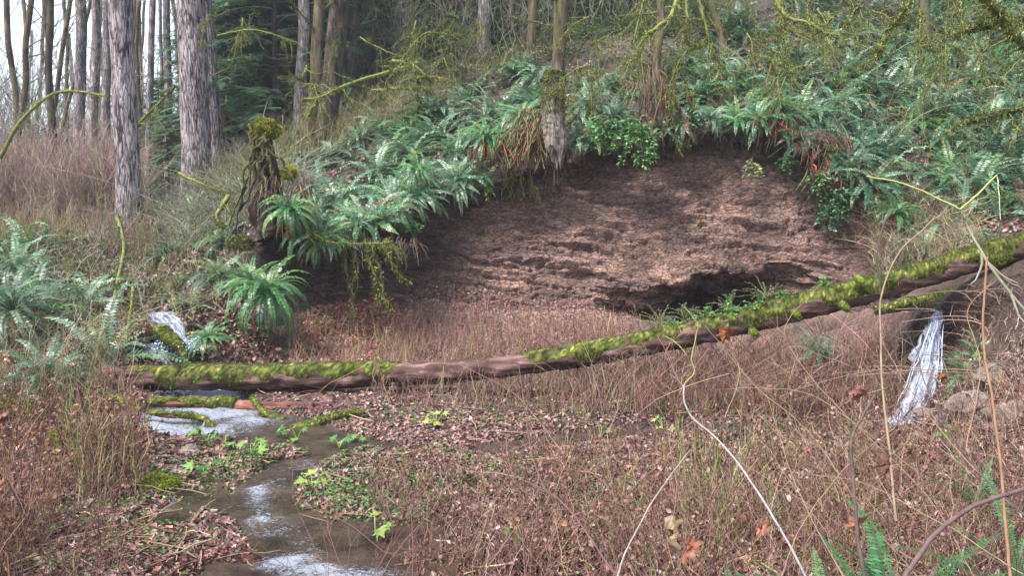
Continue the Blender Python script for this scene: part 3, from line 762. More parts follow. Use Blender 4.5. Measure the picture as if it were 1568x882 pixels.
def hanging_stump():
    p0 = P(850, 108, 15.2); p1 = P(847, 150, 15.2); p2 = P(847, 190, 15.15); p3 = P(851, 226, 15.1); p4 = P(857, 262, 15.05)
    root = empty('rotten_stump', p3)
    c, r, D, a, nz = log_shape([p0, p1, p2, p3, p4], [.17, .19, .215, .21, .06], 90, 24, seed=20, sc_=3, st=(3.5, 3.5, .5))
    jag = 1 + nz * .35
    # splintered, ragged foot
    V = c[:, None] + D * (r[:, None] * jag)[..., None]
    sp = np.clip((np.linspace(0, 1, 90) - .72) / .28, 0, 1)[:, None]
    V[..., 2] += sp * np.maximum(0, np.sin(a * 5 + 1)[None] * .5 + RG.random(24)[None] * .6) * .38
    mb = MB(); mb.add(V.reshape(-1, 3), ring_faces(90, 24)); o = mb.build('trunk_wood', M['wood_rot'], root); o.location = -Vector(p3)
    mb = MB(); n = 3500; i = (RG.random(n) ** 1.8 * 36).astype(int); j = RG.integers(0, 24, n)
    fuzz(mb, V[i, j], D[i, j], RG.uniform(.03, .12, n), RG.uniform(.008, .016, n), 1.2)
    o = mb.build('moss', M['moss'], root); o.location = -Vector(p3)
    mb = MB(); n = 420; b = P(836 - 38 * RG.random(n) ** 1.2, 165 + 25 * RG.random(n), 15.3 + .2 * RG.random(n))
    e = b + np.stack([RG.normal(-.15, .2, n), RG.normal(-.1, .1, n), -RG.uniform(.3, 1.0, n)], -1)
    s = np.linspace(0, 1, 5)[None, :, None]; pp = b[:, None] * (1 - s) + e[:, None] * s + np.sin(s * 3.1) * RG.normal(0, .08, (n, 1, 3))
    tubes(mb, pp, np.full((n, 5), .009), 3, pick([(.24, .08, .05), (.14, .05, .035), (.25, .2, .08), (.12, .15, .04), (.3, .24, .1)], n, .4))
    o = mb.build('dead_fronds', M['litter'], root); o.location = -Vector(p3)
    mb = MB(); root_strands(mb, np.array(P(850, 212, 15.3)), [P(820 + 5 * i, 250 + RG.uniform(0, 40), 15.3) for i in range(14)], .014, (.09, .07, .06), jit=.06)
    o = mb.build('roots', M['twig'], root); o.location = -Vector(p3)
    tag(root, 'grey rotten stump with mossy top hanging over the cliff lip', 'stump')
hanging_stump()

def mossy_stump():
    b = P(412, 345, 13.9)
    root = empty('mossy_stump', b)
    c, r, D, a, nz = log_shape([P(405, 196, 13.9), P(405, 225, 13.9), P(408, 270, 13.9), P(415, 330, 13.8), P(420, 368, 13.7)], [.10, .14, .19, .28, .38], 90, 26, seed=31, sc_=2, st=(3, 3, .8))
    V = c[:, None] + D * (r[:, None] * (1 + nz * .6))[..., None]
    mb = MB(); mb.add(V.reshape(-1, 3), ring_faces(90, 26))
    mb.build('trunk_wood', M['roots'], root).location = -Vector(b)
    mb = MB()
    cp = P(406, 198, 13.85); d = nrm(RG.normal(0, 1, (4000, 3))); pr = np.array([.24, .2, .17])
    nn_ = fnoise(d, 2.5, 3)
    pos = cp + d * pr * (1 + nn_ * .3)[:, None]
    fuzz(mb, pos, d, RG.uniform(.04, .08, 4000), RG.uniform(.012, .022, 4000), .5, pick([(.30, .28, .045), (.21, .22, .035), (.12, .15, .025)], 4000, .35))
    cp2 = P(443, 264, 13.7); pos = cp2 + d[:1500] * np.array([.13, .12, .11])
    fuzz(mb, pos, d[:1500], RG.uniform(.03, .06, 1500), RG.uniform(.01, .02, 1500), .5, pick([(.38, .36, .05), (.28, .29, .04)], 1500, .2))
    cp3 = P(368, 372, 13.6); pos = cp3 + d[1500:3000] * np.array([.24, .15, .12])
    fuzz(mb, pos, d[1500:3000], RG.uniform(.03, .06, 1500), RG.uniform(.01, .02, 1500), .5)
    # mossy roots
    ends = [P(u, v, Y) for u, v, Y in [(385, 260, 13.4), (395, 330, 13.3), (345, 372, 13.4), (418, 345, 13.3), (430, 300, 13.4), (360, 330, 13.6), (440, 262, 13.5), (377, 300, 13.4), (350, 345, 13.5), (404, 300, 13.25)]]
    rs = MB(); Ps = []
    for e in ends:
        for q in range(1):
            s = np.linspace(0, 1, 16)[:, None]; st = P(404 + RG.normal(0, 7), 212, 13.65)
            w = np.cumsum(RG.normal(0, .035, (16, 3)), 0); w -= w[-1] * s
            p = st * (1 - s) + np.array(e) * s + w; Ps.append(p)
            m = 110; i = RG.integers(0, 16, m); dd = nrm(RG.normal(0, 1, (m, 3)))
            fuzz(mb, p[i] + dd * .035 + RG.normal(0, .02, (m, 3)), dd, RG.uniform(.02, .05, m), RG.uniform(.008, .016, m), .9)
    tubes(rs, np.array(Ps), np.full((len(Ps), 16), .026) * np.linspace(1.2, .6, 16), 6, (.11, .10, .05))
    rs.build('root', M['moss'], root).location = -Vector(b)
    mb.build('moss', M['moss'], root).location = -Vector(b)
    tag(root, 'rotting stump capped with bright yellow moss and trailing mossy roots', 'stump')
mossy_stump()

def hanging_moss(name, starts, ends, label, r=.03, cat='root', group=None, cols=None, bl=90, k=14):
    root = empty(name, starts[0]); mb = MB(); m2 = MB(); Ps = []
    for st, e in zip(starts, ends):
        s = np.linspace(0, 1, k)[:, None]; L = np.linalg.norm(np.array(e) - st)
        w = np.cumsum(RG.normal(0, .03 * L, (k, 3)), 0); w -= w[-1] * s
        p = st * (1 - s) + np.array(e) * s + w - np.array([0, 0, 1]) * np.sin(s * math.pi) * .06 * L * (abs(e[0] - st[0]) / (L + .01)); Ps.append(p)
        m = int(bl * L / .3); i = RG.random(m) * (k - 1.01); i0 = i.astype(int); f = (i - i0)[:, None]
        pp = p[i0] * (1 - f) + p[i0 + 1] * f
        lump = 1 + .9 * np.sin(i * 1.7 + RG.random() * 6)[:, None] ** 2
        dd = nrm(RG.normal(0, 1, (m, 3)))
        fuzz(m2, pp + dd * r * .8 * lump, dd, RG.uniform(.6, 1.8, m) * r * 1.3, RG.uniform(.2, .45, m) * r * 1.2, 1.0, None if cols is None else pick(cols, m))
    tubes(mb, np.array(Ps), np.full((len(Ps), k), r * .6) * np.linspace(1.1, .5, k), 5, (.10, .08, .04))
    o = mb.build('stem', M['twig'], root); o.location = -Vector(starts[0])
    o = m2.build('moss', M['moss'], root); o.location = -Vector(starts[0])
    return tag(root, label, cat, group)
hanging_moss('mossy_root', [P(778, 255, 15.8), P(800, 262, 15.8), P(812, 258, 15.7), P(790, 250, 15.8)], [P(768, 298, 15.6), P(796, 308, 15.5), P(828, 306, 15.5), P(780, 300, 15.6)],
             'bright green mossy root tips dangling left of the grey hanging stump', .035)
hanging_moss('mossy_root', [P(565, 368, 13.7), P(573, 372, 13.7), P(585, 375, 13.7), P(560, 380, 13.7), P(590, 365, 13.7)], [P(572, 445, 13.5), P(585, 470, 13.4), P(628, 436, 13.4), P(600, 475, 13.4), P(615, 400, 13.4)],
             'thick curtain of pale green moss hanging under the fern ledge', .045)
hanging_moss('mossy_root', [P(527, 378, 13.8), P(536, 380, 13.8), P(545, 385, 13.8)], [P(532, 430, 13.6), P(545, 490, 13.5), P(540, 455, 13.6)],
             'slender mossy root hanging under the fern ledge left of the thick moss curtain', .035)
hanging_moss('mossy_root', [P(1030, 120, 15.6), P(1035, 130, 15.6), P(1045, 125, 15.6), P(1055, 140, 15.6), P(1025, 140, 15.6)], [P(1030, 215, 15.4), P(1046, 240, 15.3), P(1052, 228, 15.4), P(1068, 200, 15.4), P(1022, 190, 15.4)],
             'long olive moss strands hanging over the top of the cliff face', .04)
# soil root mats under the fern ledge
def root_mat(u0, u1, v, Y, dv, label, n=160):
    st = P(RG.uniform(u0, u1, n), v + RG.uniform(-4, 8, n), Y + RG.uniform(-.1, .3, n))
    e = st + np.stack([RG.normal(0, .1, n), RG.normal(-.05, .08, n), -RG.uniform(.15, 1, n) * dv], -1)
    s = np.linspace(0, 1, 7)[None, :, None]; p = st[:, None] * (1 - s) + e[:, None] * s + np.cumsum(RG.normal(0, .012, (n, 7, 3)), 1)
    mb = MB(); tubes(mb, p, RG.uniform(.004, .016, (n, 1)) * np.linspace(1, .3, 7), 4, pick([(.06, .04, .035), (.12, .08, .06), (.2, .15, .1), (.03, .02, .02)], n))
    tag(mb.build('hanging_roots', M['twig']), label, 'roots', None, 'stuff')
root_mat(450, 640, 368, 13.85, .5, 'fringe of dark roots under the fern ledge', 260)
root_mat(640, 860, 285, 15.9, .4, 'fringe of dark roots along the left cliff lip', 260)
root_mat(870, 1260, 205, 15.8, .35, 'fringe of dark roots along the top of the cliff', 420)

# ------------------------------------------------------------------ FERNS
def fern_mb(nf=22, L=.9, npin=24, bend=1.5, e0=(35, 80), wmax=.085, cols=None, seed=0, lo=None):
    rg = np.random.default_rng(seed); mb = MB()
    az = np.arange(nf) * 2.39996 + rg.normal(0, .2, nf)
    f = np.arange(nf) / max(1, nf - 1)
    el = R(e0[0]) + (R(e0[1]) - R(e0[0])) * f + rg.normal(0, .1, nf)
    Ls = L * rg.uniform(.7, 1.1, nf); bd = bend * rg.uniform(.7, 1.25, nf)
    n = 15; s = np.linspace(0, 1, n)
    e = el[:, None] - bd[:, None] * s[None] ** 1.25
    a = az[:, None] + rg.normal(0, .35, (nf, 1)) * s[None] ** 2
    d = np.stack([np.cos(e) * np.cos(a), np.cos(e) * np.sin(a), np.sin(e)], -1)
    p = np.concatenate([np.zeros((nf, 1, 3)), np.cumsum((d[:, 1:] + d[:, :-1]) / 2, 1)], 1) * (Ls / (n - 1))[:, None, None]
    c = cols if cols is not None else [(.045, .125, .05), (.06, .155, .06), (.035, .10, .05), (.08, .16, .05)]
    fc = np.asarray(c)[rg.integers(0, len(c), nf)] * np.exp(rg.normal(0, .2, (nf, 1)))
    tubes(mb, p, (.0045 * np.linspace(1.2, .3, n))[None].repeat(nf, 0), 3, np.clip(fc * np.array([1.4, .9, .7]), 0, 1))
    t = np.linspace(.10, .995, npin); ti = t * (n - 1); i0 = np.minimum(ti.astype(int), n - 2); fr = (ti - i0)[None, :, None]
    q = p[:, i0] * (1 - fr) + p[:, i0 + 1] * fr; tg = nrm(p[:, i0 + 1] - p[:, i0])
    aa = a[:, i0]; sd = np.stack([-np.sin(aa), np.cos(aa), np.zeros_like(aa)], -1)
    prof = np.minimum(1, .35 + (t - .1) / .22) * (1 - ((t - .1) / .9) ** 2.6 * .93)
    V = []; Cc = []
    for sg in (-1, 1):
        l = wmax * prof[None] * Ls[:, None] / .9 * rg.uniform(.85, 1.1, (nf, npin))
        nor = np.cross(tg, sd)
        dr = nrm(sd * sg + tg * .22 + nor * rg.normal(.1, .16, (nf, npin, 1)))
        w = (Ls[:, None] / npin * .40)[..., None] * rg.uniform(.8, 1.2, (nf, npin, 1))
        b0 = q - tg * w * .6; tip = q + dr * l[..., None] - np.array([0, 0, 1]) * (l[..., None] * .18); mid = q + dr * l[..., None] * .4
        V.append(np.stack([b0, mid - tg * w, tip, mid + tg * w * 1.1], 2)); 
        Cc.append(np.repeat(np.clip(fc[:, None] * np.exp(rg.normal(0, .2, (nf, npin, 1))), 0, 1)[:, :, None], 4, 2))
    V = np.concatenate([x.reshape(-1, 3) for x in V]); Cc = np.concatenate([x.reshape(-1, 3) for x in Cc])
    Q = np.arange(len(V)).reshape(-1, 4); mb.add(V, Q, None, Cc)
    return mb
BLUEG = [(.06, .135, .065), (.10, .185, .105), (.035, .085, .04), (.17, .26, .165)]
GREEN = [(.045, .14, .045), (.07, .19, .06), (.03, .10, .035), (.12, .22, .07)]
RUST = [(.2, .06, .035), (.14, .05, .03), (.25, .1, .05), (.1, .05, .03)]
FM = [fern_mb(34, .9, 24, 1.5, (5, 85), .10, BLUEG, 1).mesh('fern', M['leaf']), fern_mb(30, .95, 24, 1.8, (15, 80), .10, GREEN + BLUEG, 2).mesh('fern', M['leaf']),
      fern_mb(26, .85, 22, 1.3, (0, 75), .105, BLUEG + GREEN, 3).mesh('fern', M['leaf']), fern_mb(38, 1.0, 26, 2.0, (10, 88), .09, BLUEG, 4).mesh('fern', M['leaf']),
      fern_mb(22, .8, 22, 1.2, (5, 70), .10, GREEN, 5).mesh('fern', M['leaf']), fern_mb(30, 1.0, 26, 1.6, (10, 60), .095, BLUEG, 6).mesh('fern', M['leaf']),
      fern_mb(24, .8, 24, 1.9, (-5, 60), .09, GREEN + [(.16, .15, .05), (.17, .09, .04), (.1, .06, .035)], 7).mesh('fern', M['leaf']), fern_mb(18, 1.05, 26, 1.4, (15, 70), .085, BLUEG + [(.14, .17, .06)], 8).mesh('fern', M['leaf']), fern_mb(36, .75, 20, 2.2, (0, 80), .09, BLUEG + RUST[:1] if False else BLUEG + [(.15, .08, .04)], 12).mesh('fern', M['leaf'])]
DM = [fern_mb(16, .7, 16, 2.6, (-10, 30), .04, RUST, 9).mesh('dead_fronds', M['litter']), fern_mb(22, .8, 16, 2.4, (-30, 10), .04, RUST, 10).mesh('dead_fronds', M['litter'])]
nfern = 0
def place_fern(pos, nor, s, label, group=None, me=None, dead=None, tilt=.45):
    global nfern
    r = empty('sword_fern', pos)
    z = Vector((0, 0, 1)).lerp(Vector(nor), tilt).normalized() + Vector(RG.normal(0, .08, 3))
    z.normalize(); q = z.to_track_quat('Z', 'Y')
    r.rotation_mode = 'QUATERNION'; r.rotation_quaternion = q @ Vector((0, 0, 1)).rotation_difference(Vector((0, 0, 1)))
    from mathutils import Quaternion
    r.rotation_quaternion = q @ Quaternion((0, 0, 1), RG.random() * 6.28)
    r.scale = (s, s, s * RG.uniform(.85, 1.1))
    o = bpy.data.objects.new('fronds', me or FM[RG.integers(0, len(FM))]); COL.objects.link(o); o.parent = r
    if dead is None: dead = RG.random() < .25
    if dead:
        o = bpy.data.objects.new('dead_fronds', DM[RG.integers(0, 2)]); COL.objects.link(o); o.parent = r
    tag(r, label, 'fern', group); nfern += 1
    return r
def fern_field(poly, n, smin, smax, label, group, mind=.5, **kw):
    H = hits(poly, n * 3); got = []
    for h in H:
        p = h[:3]
        if any((p[0] - g[0]) ** 2 + (p[1] - g[1]) ** 2 + (p[2] - g[2]) ** 2 < mind ** 2 for g in got): continue
        got.append(p); place_fern(p, h[3:6], RG.uniform(smin, smax), label, group, **kw)
        if len(got) >= n: break
fern_field([(1060, 150), (1130, 20), (1250, 0), (1560, -10), (1600, 240), (1570, 350), (1420, 330), (1320, 290), (1250, 215), (1120, 190)], 150, .95, 1.5,
           'frosty green sword fern on the slope right of and above the cliff', 'sword ferns on the right slope', .58)
fern_field([(880, 205), (890, 130), (1060, 90), (1100, 185), (1000, 198)], 16, .7, 1.1, 'sword fern on the cliff top between stump and right slope', 'sword ferns along the cliff top', .5)
fern_field([(560, 260), (650, 170), (700, 110), (830, 100), (840, 240), (760, 255), (650, 300)], 36, .9, 1.45,
           'green sword fern on the slope left of the hanging stump', 'sword ferns left of the hanging stump', .5)
fern_field([(450, 250), (560, 180), (650, 220), (640, 310), (560, 335), (450, 330)], 20, .9, 1.35,
           'pale green sword fern on the ledge right of the yellow mossy stump', 'sword ferns on the left ledge', .45)
fern_field([(-60, 400), (60, 390), (150, 440), (200, 500), (190, 560), (-60, 570)], 15, 1.0, 1.5,
           'blue green sword fern on the bank at the left edge', 'sword ferns on the left bank', .45)
fern_field([(270, 330), (380, 300), (390, 380), (340, 470), (290, 480), (250, 400)], 14, .6, 1.0,
           'small sword fern on the bank between the cascade and mossy stump', 'sword ferns above the left cascade', .45)
fern_field([(-40, 330), (240, 330), (260, 400), (-40, 400)], 10, .6, .9, 'small dark sword fern on the brushy left bank', 'small sword ferns in the brush', .5)
fern_field([(1340, 300), (1480, 300), (1480, 390), (1360, 400)], 10, .6, .95, 'small fern in the brush behind the right end of the log', 'ferns behind the right end of the log', .45)
for i, (u, v, Y) in enumerate([(455, 362, 13.7), (485, 370, 13.75), (515, 368, 13.8), (548, 352, 13.9), (580, 345, 14.1), (610, 330, 14.5), (640, 312, 15.0), (668, 296, 15.4), (700, 288, 15.6), (720, 276, 15.7), (885, 222, 15.6), (905, 215, 15.6), (1010, 205, 15.7),
    (1045, 198, 15.6), (1090, 190, 15.6), (1130, 188, 15.6), (1160, 190, 15.5), (1225, 222, 15.3), (1262, 240, 15.2), (1300, 268, 15.0), (1330, 285, 14.9), (530, 345, 14.3), (600, 318, 14.9), (470, 345, 14.2)]):
    place_fern(P(u, v - 6, Y), (RG.normal(0, .2), -.9, .45), RG.uniform(.6, 1.0), 'sword fern drooping over the eroded edge of the bank', 'sword ferns drooping over the edge', tilt=.6)
print('ferns', nfern)
def one_fern(u, v, Y, s, label, nor=(0, -.5, .8), seed=0, **kw):
    me = fern_mb(int(kw.pop('nf', 30) * 1.5), .95, 34, kw.pop('bend', 2.1), kw.pop('e0', (5, 85)), .068, kw.pop('cols', GREEN), 100 + seed).mesh('fern', M['leaf'])
    return place_fern(P(u, v, Y), nor, s, label, None, me, kw.pop('dead', True), kw.pop('tilt', .5))
one_fern(412, 452, 12.6, 1.1, 'largest bright green sword fern, drooping on the bank left of the litter slope', (0, -.8, .6), 1, nf=44, bend=2.5, e0=(0, 75))
one_fern(385, 440, 12.9, .95, 'bright green sword fern just behind the largest drooping one', (-.2, -.6, .6), 2, bend=1.8)
one_fern(447, 325, 13.3, .9, 'sword fern drooping from the foot of the yellow mossy stump', (0, -.9, .5), 3, nf=30, bend=2.7)
one_fern(743, 215, 15.5, .95, 'broad sword fern with rusty skirt at the cliff lip left of the stump', (0, -.7, .7), 4, nf=34, bend=2.2)
one_fern(800, 185, 15.7, .9, 'sword fern arching against the left side of the hanging stump', (0, -.6, .7), 5)
one_fern(640, 265, 15.1, .8, 'sword fern hanging at the left end of the cliff lip', (0, -.8, .5), 6, bend=2.4)
one_fern(490, 372, 13.7, .7, 'small fern dangling under the root ledge', (0, -1, .1), 7, nf=14, bend=2.6)
one_fern(1195, 175, 15.7, .95, 'bright green sword fern at the cliff lip above the rusty dead fronds', (0, -.7, .6), 8, nf=30, bend=2.2)
one_fern(1370, 330, 14.2, .8, 'pale sword fern among straw coloured stems right of the cliff', (0, -.7, .6), 9)
one_fern(1475, 575, 8.9, .5, 'small bright fern on the soil right of the right waterfall', (0, -.7, .6), 10, nf=14, dead=False)
one_fern(1500, 545, 9.0, .45, 'fern sprig on the dark bank right of the right waterfall', (-.2, -.8, .5), 11, nf=12, dead=False)
one_fern(478, 605, 10.9, .4, 'tiny fern poking out beneath the main log near the bare reddish log', (0, -.7, .5), 12, nf=9, dead=False)
one_fern(20, 480, 11.8, 1.1, 'large blue green sword fern at the far left edge', (0, -.6, .7), 13, cols=BLUEG)
one_fern(75, 590, 9.7, .9, 'blue green sword fern beside the left end of the main log', (0, -.6, .7), 14, cols=BLUEG)
one_fern(320, 520, 11.9, .55, 'small sword fern right beside the left cascade', (0, -.6, .7), 15)
one_fern(1250, 545, 10.8, .55, 'dark fern under the log in the twig thicket', (0, -.6, .7), 16, cols=BLUEG)
# dead fern curtains on the cliff edge
def rust_curtain(u0, u1, v, Y, label, n=260, L=.55):
    n = n // 2
    st = P(RG.uniform(u0 - 8, u1 + 8, n), v + RG.normal(0, 11, n), Y + RG.uniform(-.1, .3, n))
    e = st + np.stack([RG.normal(0, .16, n), RG.normal(-.12, .1, n), -RG.uniform(.3, 1, n) * L], -1)
    s = np.linspace(0, 1, 6)[None, :, None]; p = st[:, None] * (1 - s) + e[:, None] * s + np.array([0, -.1, .04]) * np.sin(s * 3.14)
    p = p + np.cumsum(RG.normal(0, .012, p.shape), 1)
    mb = MB(); tubes(mb, p, RG.uniform(.005, .016, (n, 1)) * np.array([.4, .9, 1, .9, .6, .15]), 3, pick(RUST + [(.06, .035, .03)] * 2 + [(.12, .13, .05)], n, .4))
    tag(mb.build('dead_fern_fronds', M['litter']), label, 'dead fern')
rust_curtain(728, 775, 225, 15.4, 'curtain of rusty dead fronds under the lip fern left of the stump')
rust_curtain(1165, 1205, 190, 15.4, 'rusty dead fern fronds on the cliff lip below the bright fern', 300, .5)
rust_curtain(1225, 1290, 215, 15.3, 'wide mat of red brown dead fronds at the right end of the cliff lip', 420, .6)
rust_curtain(1245, 1320, 262, 15.0, 'red brown dead fronds trailing down the right edge of the cliff', 420, .55)
rust_curtain(985, 1010, 120, 15.8, 'rusty brown root and frond column right of the shiny shrub', 160, 1.3)
rust_curtain(405, 470, 285, 13.5, 'reddish dead fronds at the foot of the yellow mossy stump', 240, .6)

# ------------------------------------------------------------------ LEAFY SHRUBS
def leafy(name, p, rad, nst, lps, ls, cols, label, cat='shrub', hang=0., group=None, mat='glossy_leaf', stemc=(.1, .09, .05), tmpl=0, mesh=None, up=.7):
    root = empty(name, p)
    if mesh is None:
        mb = MB(); d = nrm(RG.normal(0, 1, (nst, 3)) + np.array([0, -.3, up - hang * 2]))
        L = RG.uniform(.5, 1, nst) * rad; n = 8; s = np.linspace(0, 1, n)[None, :, None]
        pts = d[:, None] * L[:, None, None] * s + np.array([0, 0, -1]) * (.35 + hang) * rad * s ** 2 + np.cumsum(RG.normal(0, .03 * rad, (nst, n, 3)), 1) * s
        tubes(mb, pts, np.full((nst, n), .005) * np.linspace(1.3, .5, n), 3, stemc)
        m1 = mb.mesh('stems', M['twig'])
        mb = MB(); m = nst * lps; i = RG.integers(0, nst, m); t = RG.uniform(.25, 1, m) * (n - 1.01); t0 = t.astype(int); f = (t - t0)[:, None]
        q = pts[i, t0] * (1 - f) + pts[i, t0 + 1] * f
        dd = nrm(RG.normal(0, 1, (m, 3)) * np.array([1, 1, .45]) + d[i] * .7); upv = nrm(RG.normal(0, .35, (m, 3)) + np.array([0, -.35, 1]))
        tv, tt = (LEAF_V, LEAF_T) if tmpl == 0 else (MAP_V, MAP_T)
        scatter(mb, tv, None, tt, q, frames(dd, upv), ls * RG.uniform(.6, 1.2, m), pick(cols, m))
        m2 = mb.mesh('leaves', M[mat])
        mesh = (m1, m2)
    for nm, me in zip(('stems', 'leaves'), mesh):
        o = bpy.data.objects.new(nm, me); COL.objects.link(o); o.parent = root
    tag(root, label, cat, group)
    return root, mesh
BRI = [(.08, .2, .045), (.11, .25, .06), (.06, .16, .05), (.16, .3, .07)]
DKG = [(.045, .12, .045), (.06, .16, .06), (.04, .09, .04)]
LIME = [(.15, .25, .045), (.2, .28, .06), (.10, .19, .04)]
leafy('evergreen_shrub', P(972, 195, 15.2), .62, 46, 26, .085, BRI, 'bright glossy leaved shrub hanging over the cliff top right of centre', hang=.35)
leafy('evergreen_shrub', P(990, 232, 15.1), .3, 18, 22, .08, BRI, 'lowest tuft of glossy leaves hanging on the bare cliff below the large shrub', hang=.3)
leafy('evergreen_shrub', P(925, 190, 15.4), .5, 34, 24, .08, DKG + BRI, 'dark glossy shrub on the lip just right of the hanging stump', hang=.25)
leafy('evergreen_shrub', P(1060, 180, 15.5), .35, 22, 20, .07, DKG, 'small dark shrub on the cliff lip behind the moss strands', hang=.1)
leafy('evergreen_shrub', P(742, 280, 15.5), .32, 20, 20, .065, BRI, 'small glossy plant under the cliff lip left of the mossy root tips', hang=.1)
leafy('evergreen_shrub', P(630, 335, 14.7), .3, 16, 20, .07, BRI, 'small leafy plant at the left end of the cliff face', hang=.1)
leafy('cliff_plant', P(1150, 252, 15.2), .3, 14, 18, .08, [(.2, .26, .08), (.26, .3, .12), (.35, .3, .2)], 'pale yellow green tuft growing alone on the cliff face', hang=.4, mat='leaf_matte')
leafy('cliff_plant', P(1205, 240, 15.1), .24, 14, 16, .08, DKG, 'dark green tuft on the cliff face below the bright lip fern', hang=.3)
leafy('cliff_plant', P(1252, 272, 14.9), .42, 24, 20, .085, [(.13, .22, .08), (.1, .18, .07)], 'olive leafy plant on the right flank of the cliff', hang=.2)
leafy('cliff_plant', P(1285, 298, 14.6), .45, 26, 20, .09, DKG, 'dark leafy plant on the right flank just under the olive one', hang=.3)
leafy('cliff_plant', P(1268, 322, 14.6), .3, 16, 18, .085, BLUEG, 'blue green leafy tuft lowest on the right flank of the cliff', hang=.4)
def logp(u): 
    i = np.argmin(np.abs(CX + F * LC[:, 0] / (LC[:, 1] * CP) - u)); return LC[i] + np.array([0, .02, LR[i]])
for i, (u, r_, lab) in enumerate([(1040, .22, 'leafy sprig on the mossy log at the left end of its greenery'), (1085, .26, 'bright leafy sprig on the log in front of the cave'), (1125, .3, 'bushiest bright green plant growing on the mossy log'),
                                (1165, .27, 'leafy sprig on the log just right of its bushiest plant'), (1205, .24, 'pale leafy sprig on the log near its mossy hump'), (1275, .22, 'small round leaved plant draped over the mossy hump of the log')]):
    leafy('leafy_sprig', logp(u) + np.array([0, .05, -.02]), r_ * 1.15, 16, 18, .042, BRI + LIME[:1], lab, 'plant', up=1.2, mat='leaf_matte')
for i, (u, lab) in enumerate([(1060, 'feathery twig tuft on the log left of the cave'), (1130, 'tall feathery twig tuft behind the bushiest log plant'), (1190, 'feathery twig tuft against the dark cave at right'), (1020, 'low feathery tuft at the left of the log greenery')]):
    leafy('feathery_shrub', logp(u) + np.array([0, .3, 0]), .5, 30, 40, .018, [(.1, .17, .06), (.14, .2, .08)], lab, 'shrub', up=1.6, mat='leaf_matte', stemc=(.16, .14, .07))

# pond edge broad leaves
def bigleaf(u, v, Y, n, s, cols, label, name='broadleaf_plant'):
    p = P(u, v, Y); p = (p[0], p[1], max(drop(p[0], p[1], 1.9), .0)); root = empty(name, p)
    a = RG.random(n) * 6.28; h = RG.uniform(.04, .16, n) * s / .09
    e = np.stack([np.cos(a) * .1 * s / .09, np.sin(a) * .1 * s / .09, h], -1); sx = np.linspace(0, 1, 5)[None, :, None]
    pts = e[:, None] * sx + np.array([0, 0, .03]) * np.sin(sx * 3.14)
    mb = MB(); tubes(mb, pts, np.full((n, 5), .004), 3, (.2, .3, .08)); mb.build('stems', M['twig'], root)
    mb = MB(); dd = nrm(np.stack([np.cos(a), np.sin(a), RG.normal(-.3, .3, n)], -1))
    scatter(mb, MAP_V, None, MAP_T, e, frames(dd, nrm(RG.normal(0, .4, (n, 3)) + np.array([0, -.4, 1]))), s * 1.5 * RG.uniform(.7, 1.2, n), pick(cols, n, .15))
    mb.build('leaves', M['leaf_matte'], root); tag(root, label, 'plant')
for a in [(318, 692, 8.2, 6, .13, LIME[::2] + BRI, 'tall bright green leafy plant at the pool edge'), (345, 698, 8.1, 5, .10, BRI, 'green leafy plant just right of the tall one by the pool'),
          (385, 718, 7.8, 7, .10, LIME[:2], 'yellow green plant on the spit between pool and creek bend'), (312, 742, 7.3, 5, .10, BRI, 'green plant on the mud left of the creek bend'),
          (440, 672, 8.7, 4, .09, BRI, 'small green plant at the back of the spit'), (455, 684, 8.5, 4, .09, LIME, 'small lime plant right of centre on the spit'),
          (555, 684, 8.5, 3, .09, BRI, 'small green plant on the mud right of the pool'), (480, 785, 6.7, 5, .09, LIME[:2], 'pale green leaf cluster on the inner creek bank'),
          (668, 672, 8.9, 6, .10, [(.32, .38, .09), (.26, .32, .08)], 'single bright yellow green sapling leaf cluster on the middle flat'), (575, 830, 5.9, 5, .10, LIME, 'bright green leaves at the lower edge of the creek'),
          (520, 700, 8.2, 5, .08, BRI, 'low green plant beside the white twig on the creek bank'), (635, 770, 6.9, 4, .06, BRI, 'tiny green plant on the pink litter'),
          (970, 632, 9.3, 5, .08, LIME[::2], 'small lime plant in the dead stems behind the mud'), (1015, 660, 8.9, 5, .10, [(.4, .42, .15), (.3, .36, .1)], 'pale yellow green plant in the thicket right of the mud'),
          (100, 745, 7.2, 4, .08, BRI, 'green plant on the litter behind the left thicket'), (920, 668, 8.6, 3, .08, LIME, 'small green sprig by the shallow water'),
          (1450, 690, 6.9, 3, .09, LIME, 'green leaf cluster on the rocks right of the right waterfall'), (800, 850, 5.7, 4, .08, LIME, 'small bright leaves at the bottom middle')]: bigleaf(*a)
# ------------------------------------------------------------------ LEAF LITTER
def litter(poly, n, smin, smax, cols, name='leaf_litter', label='dead leaves', tmpl='c', avoid=True, lift=.01, tiltv=.35, w=None):
    H = hits(poly, n, 6)
    if avoid:
        m = seg_mask(H[:, 0], H[:, 1]); H = H[~((m > -.02) & (H[:, 1] < 11.8) & (H[:, 2] < .25))]
    pos = H[:, :3].copy(); pos[:, 2] += lift; nn = H[:, 3:6]; k = len(pos)
    az = RG.random(k) * 6.283; d = np.stack([np.cos(az), np.sin(az), RG.normal(0, .25, k)], -1)
    up = nrm(nn + RG.normal(0, tiltv, (k, 3)))
    d = nrm(d - up * np.sum(d * up, -1, keepdims=True))
    tv, tt = {'c': (CURL_V, CURL_T), 'm': (MAP_V, MAP_T), 'l': (LEAF_V, LEAF_T)}[tmpl]
    return pos, frames(d, up), RG.uniform(smin, smax, k), pick(cols, k, .3, w), tv, tt
BR = [(.15, .07, .05), (.22, .105, .08), (.075, .04, .033), (.24, .15, .125), (.18, .075, .06), (.29, .20, .17), (.10, .05, .045), (.06, .035, .03)]
mb = MB()
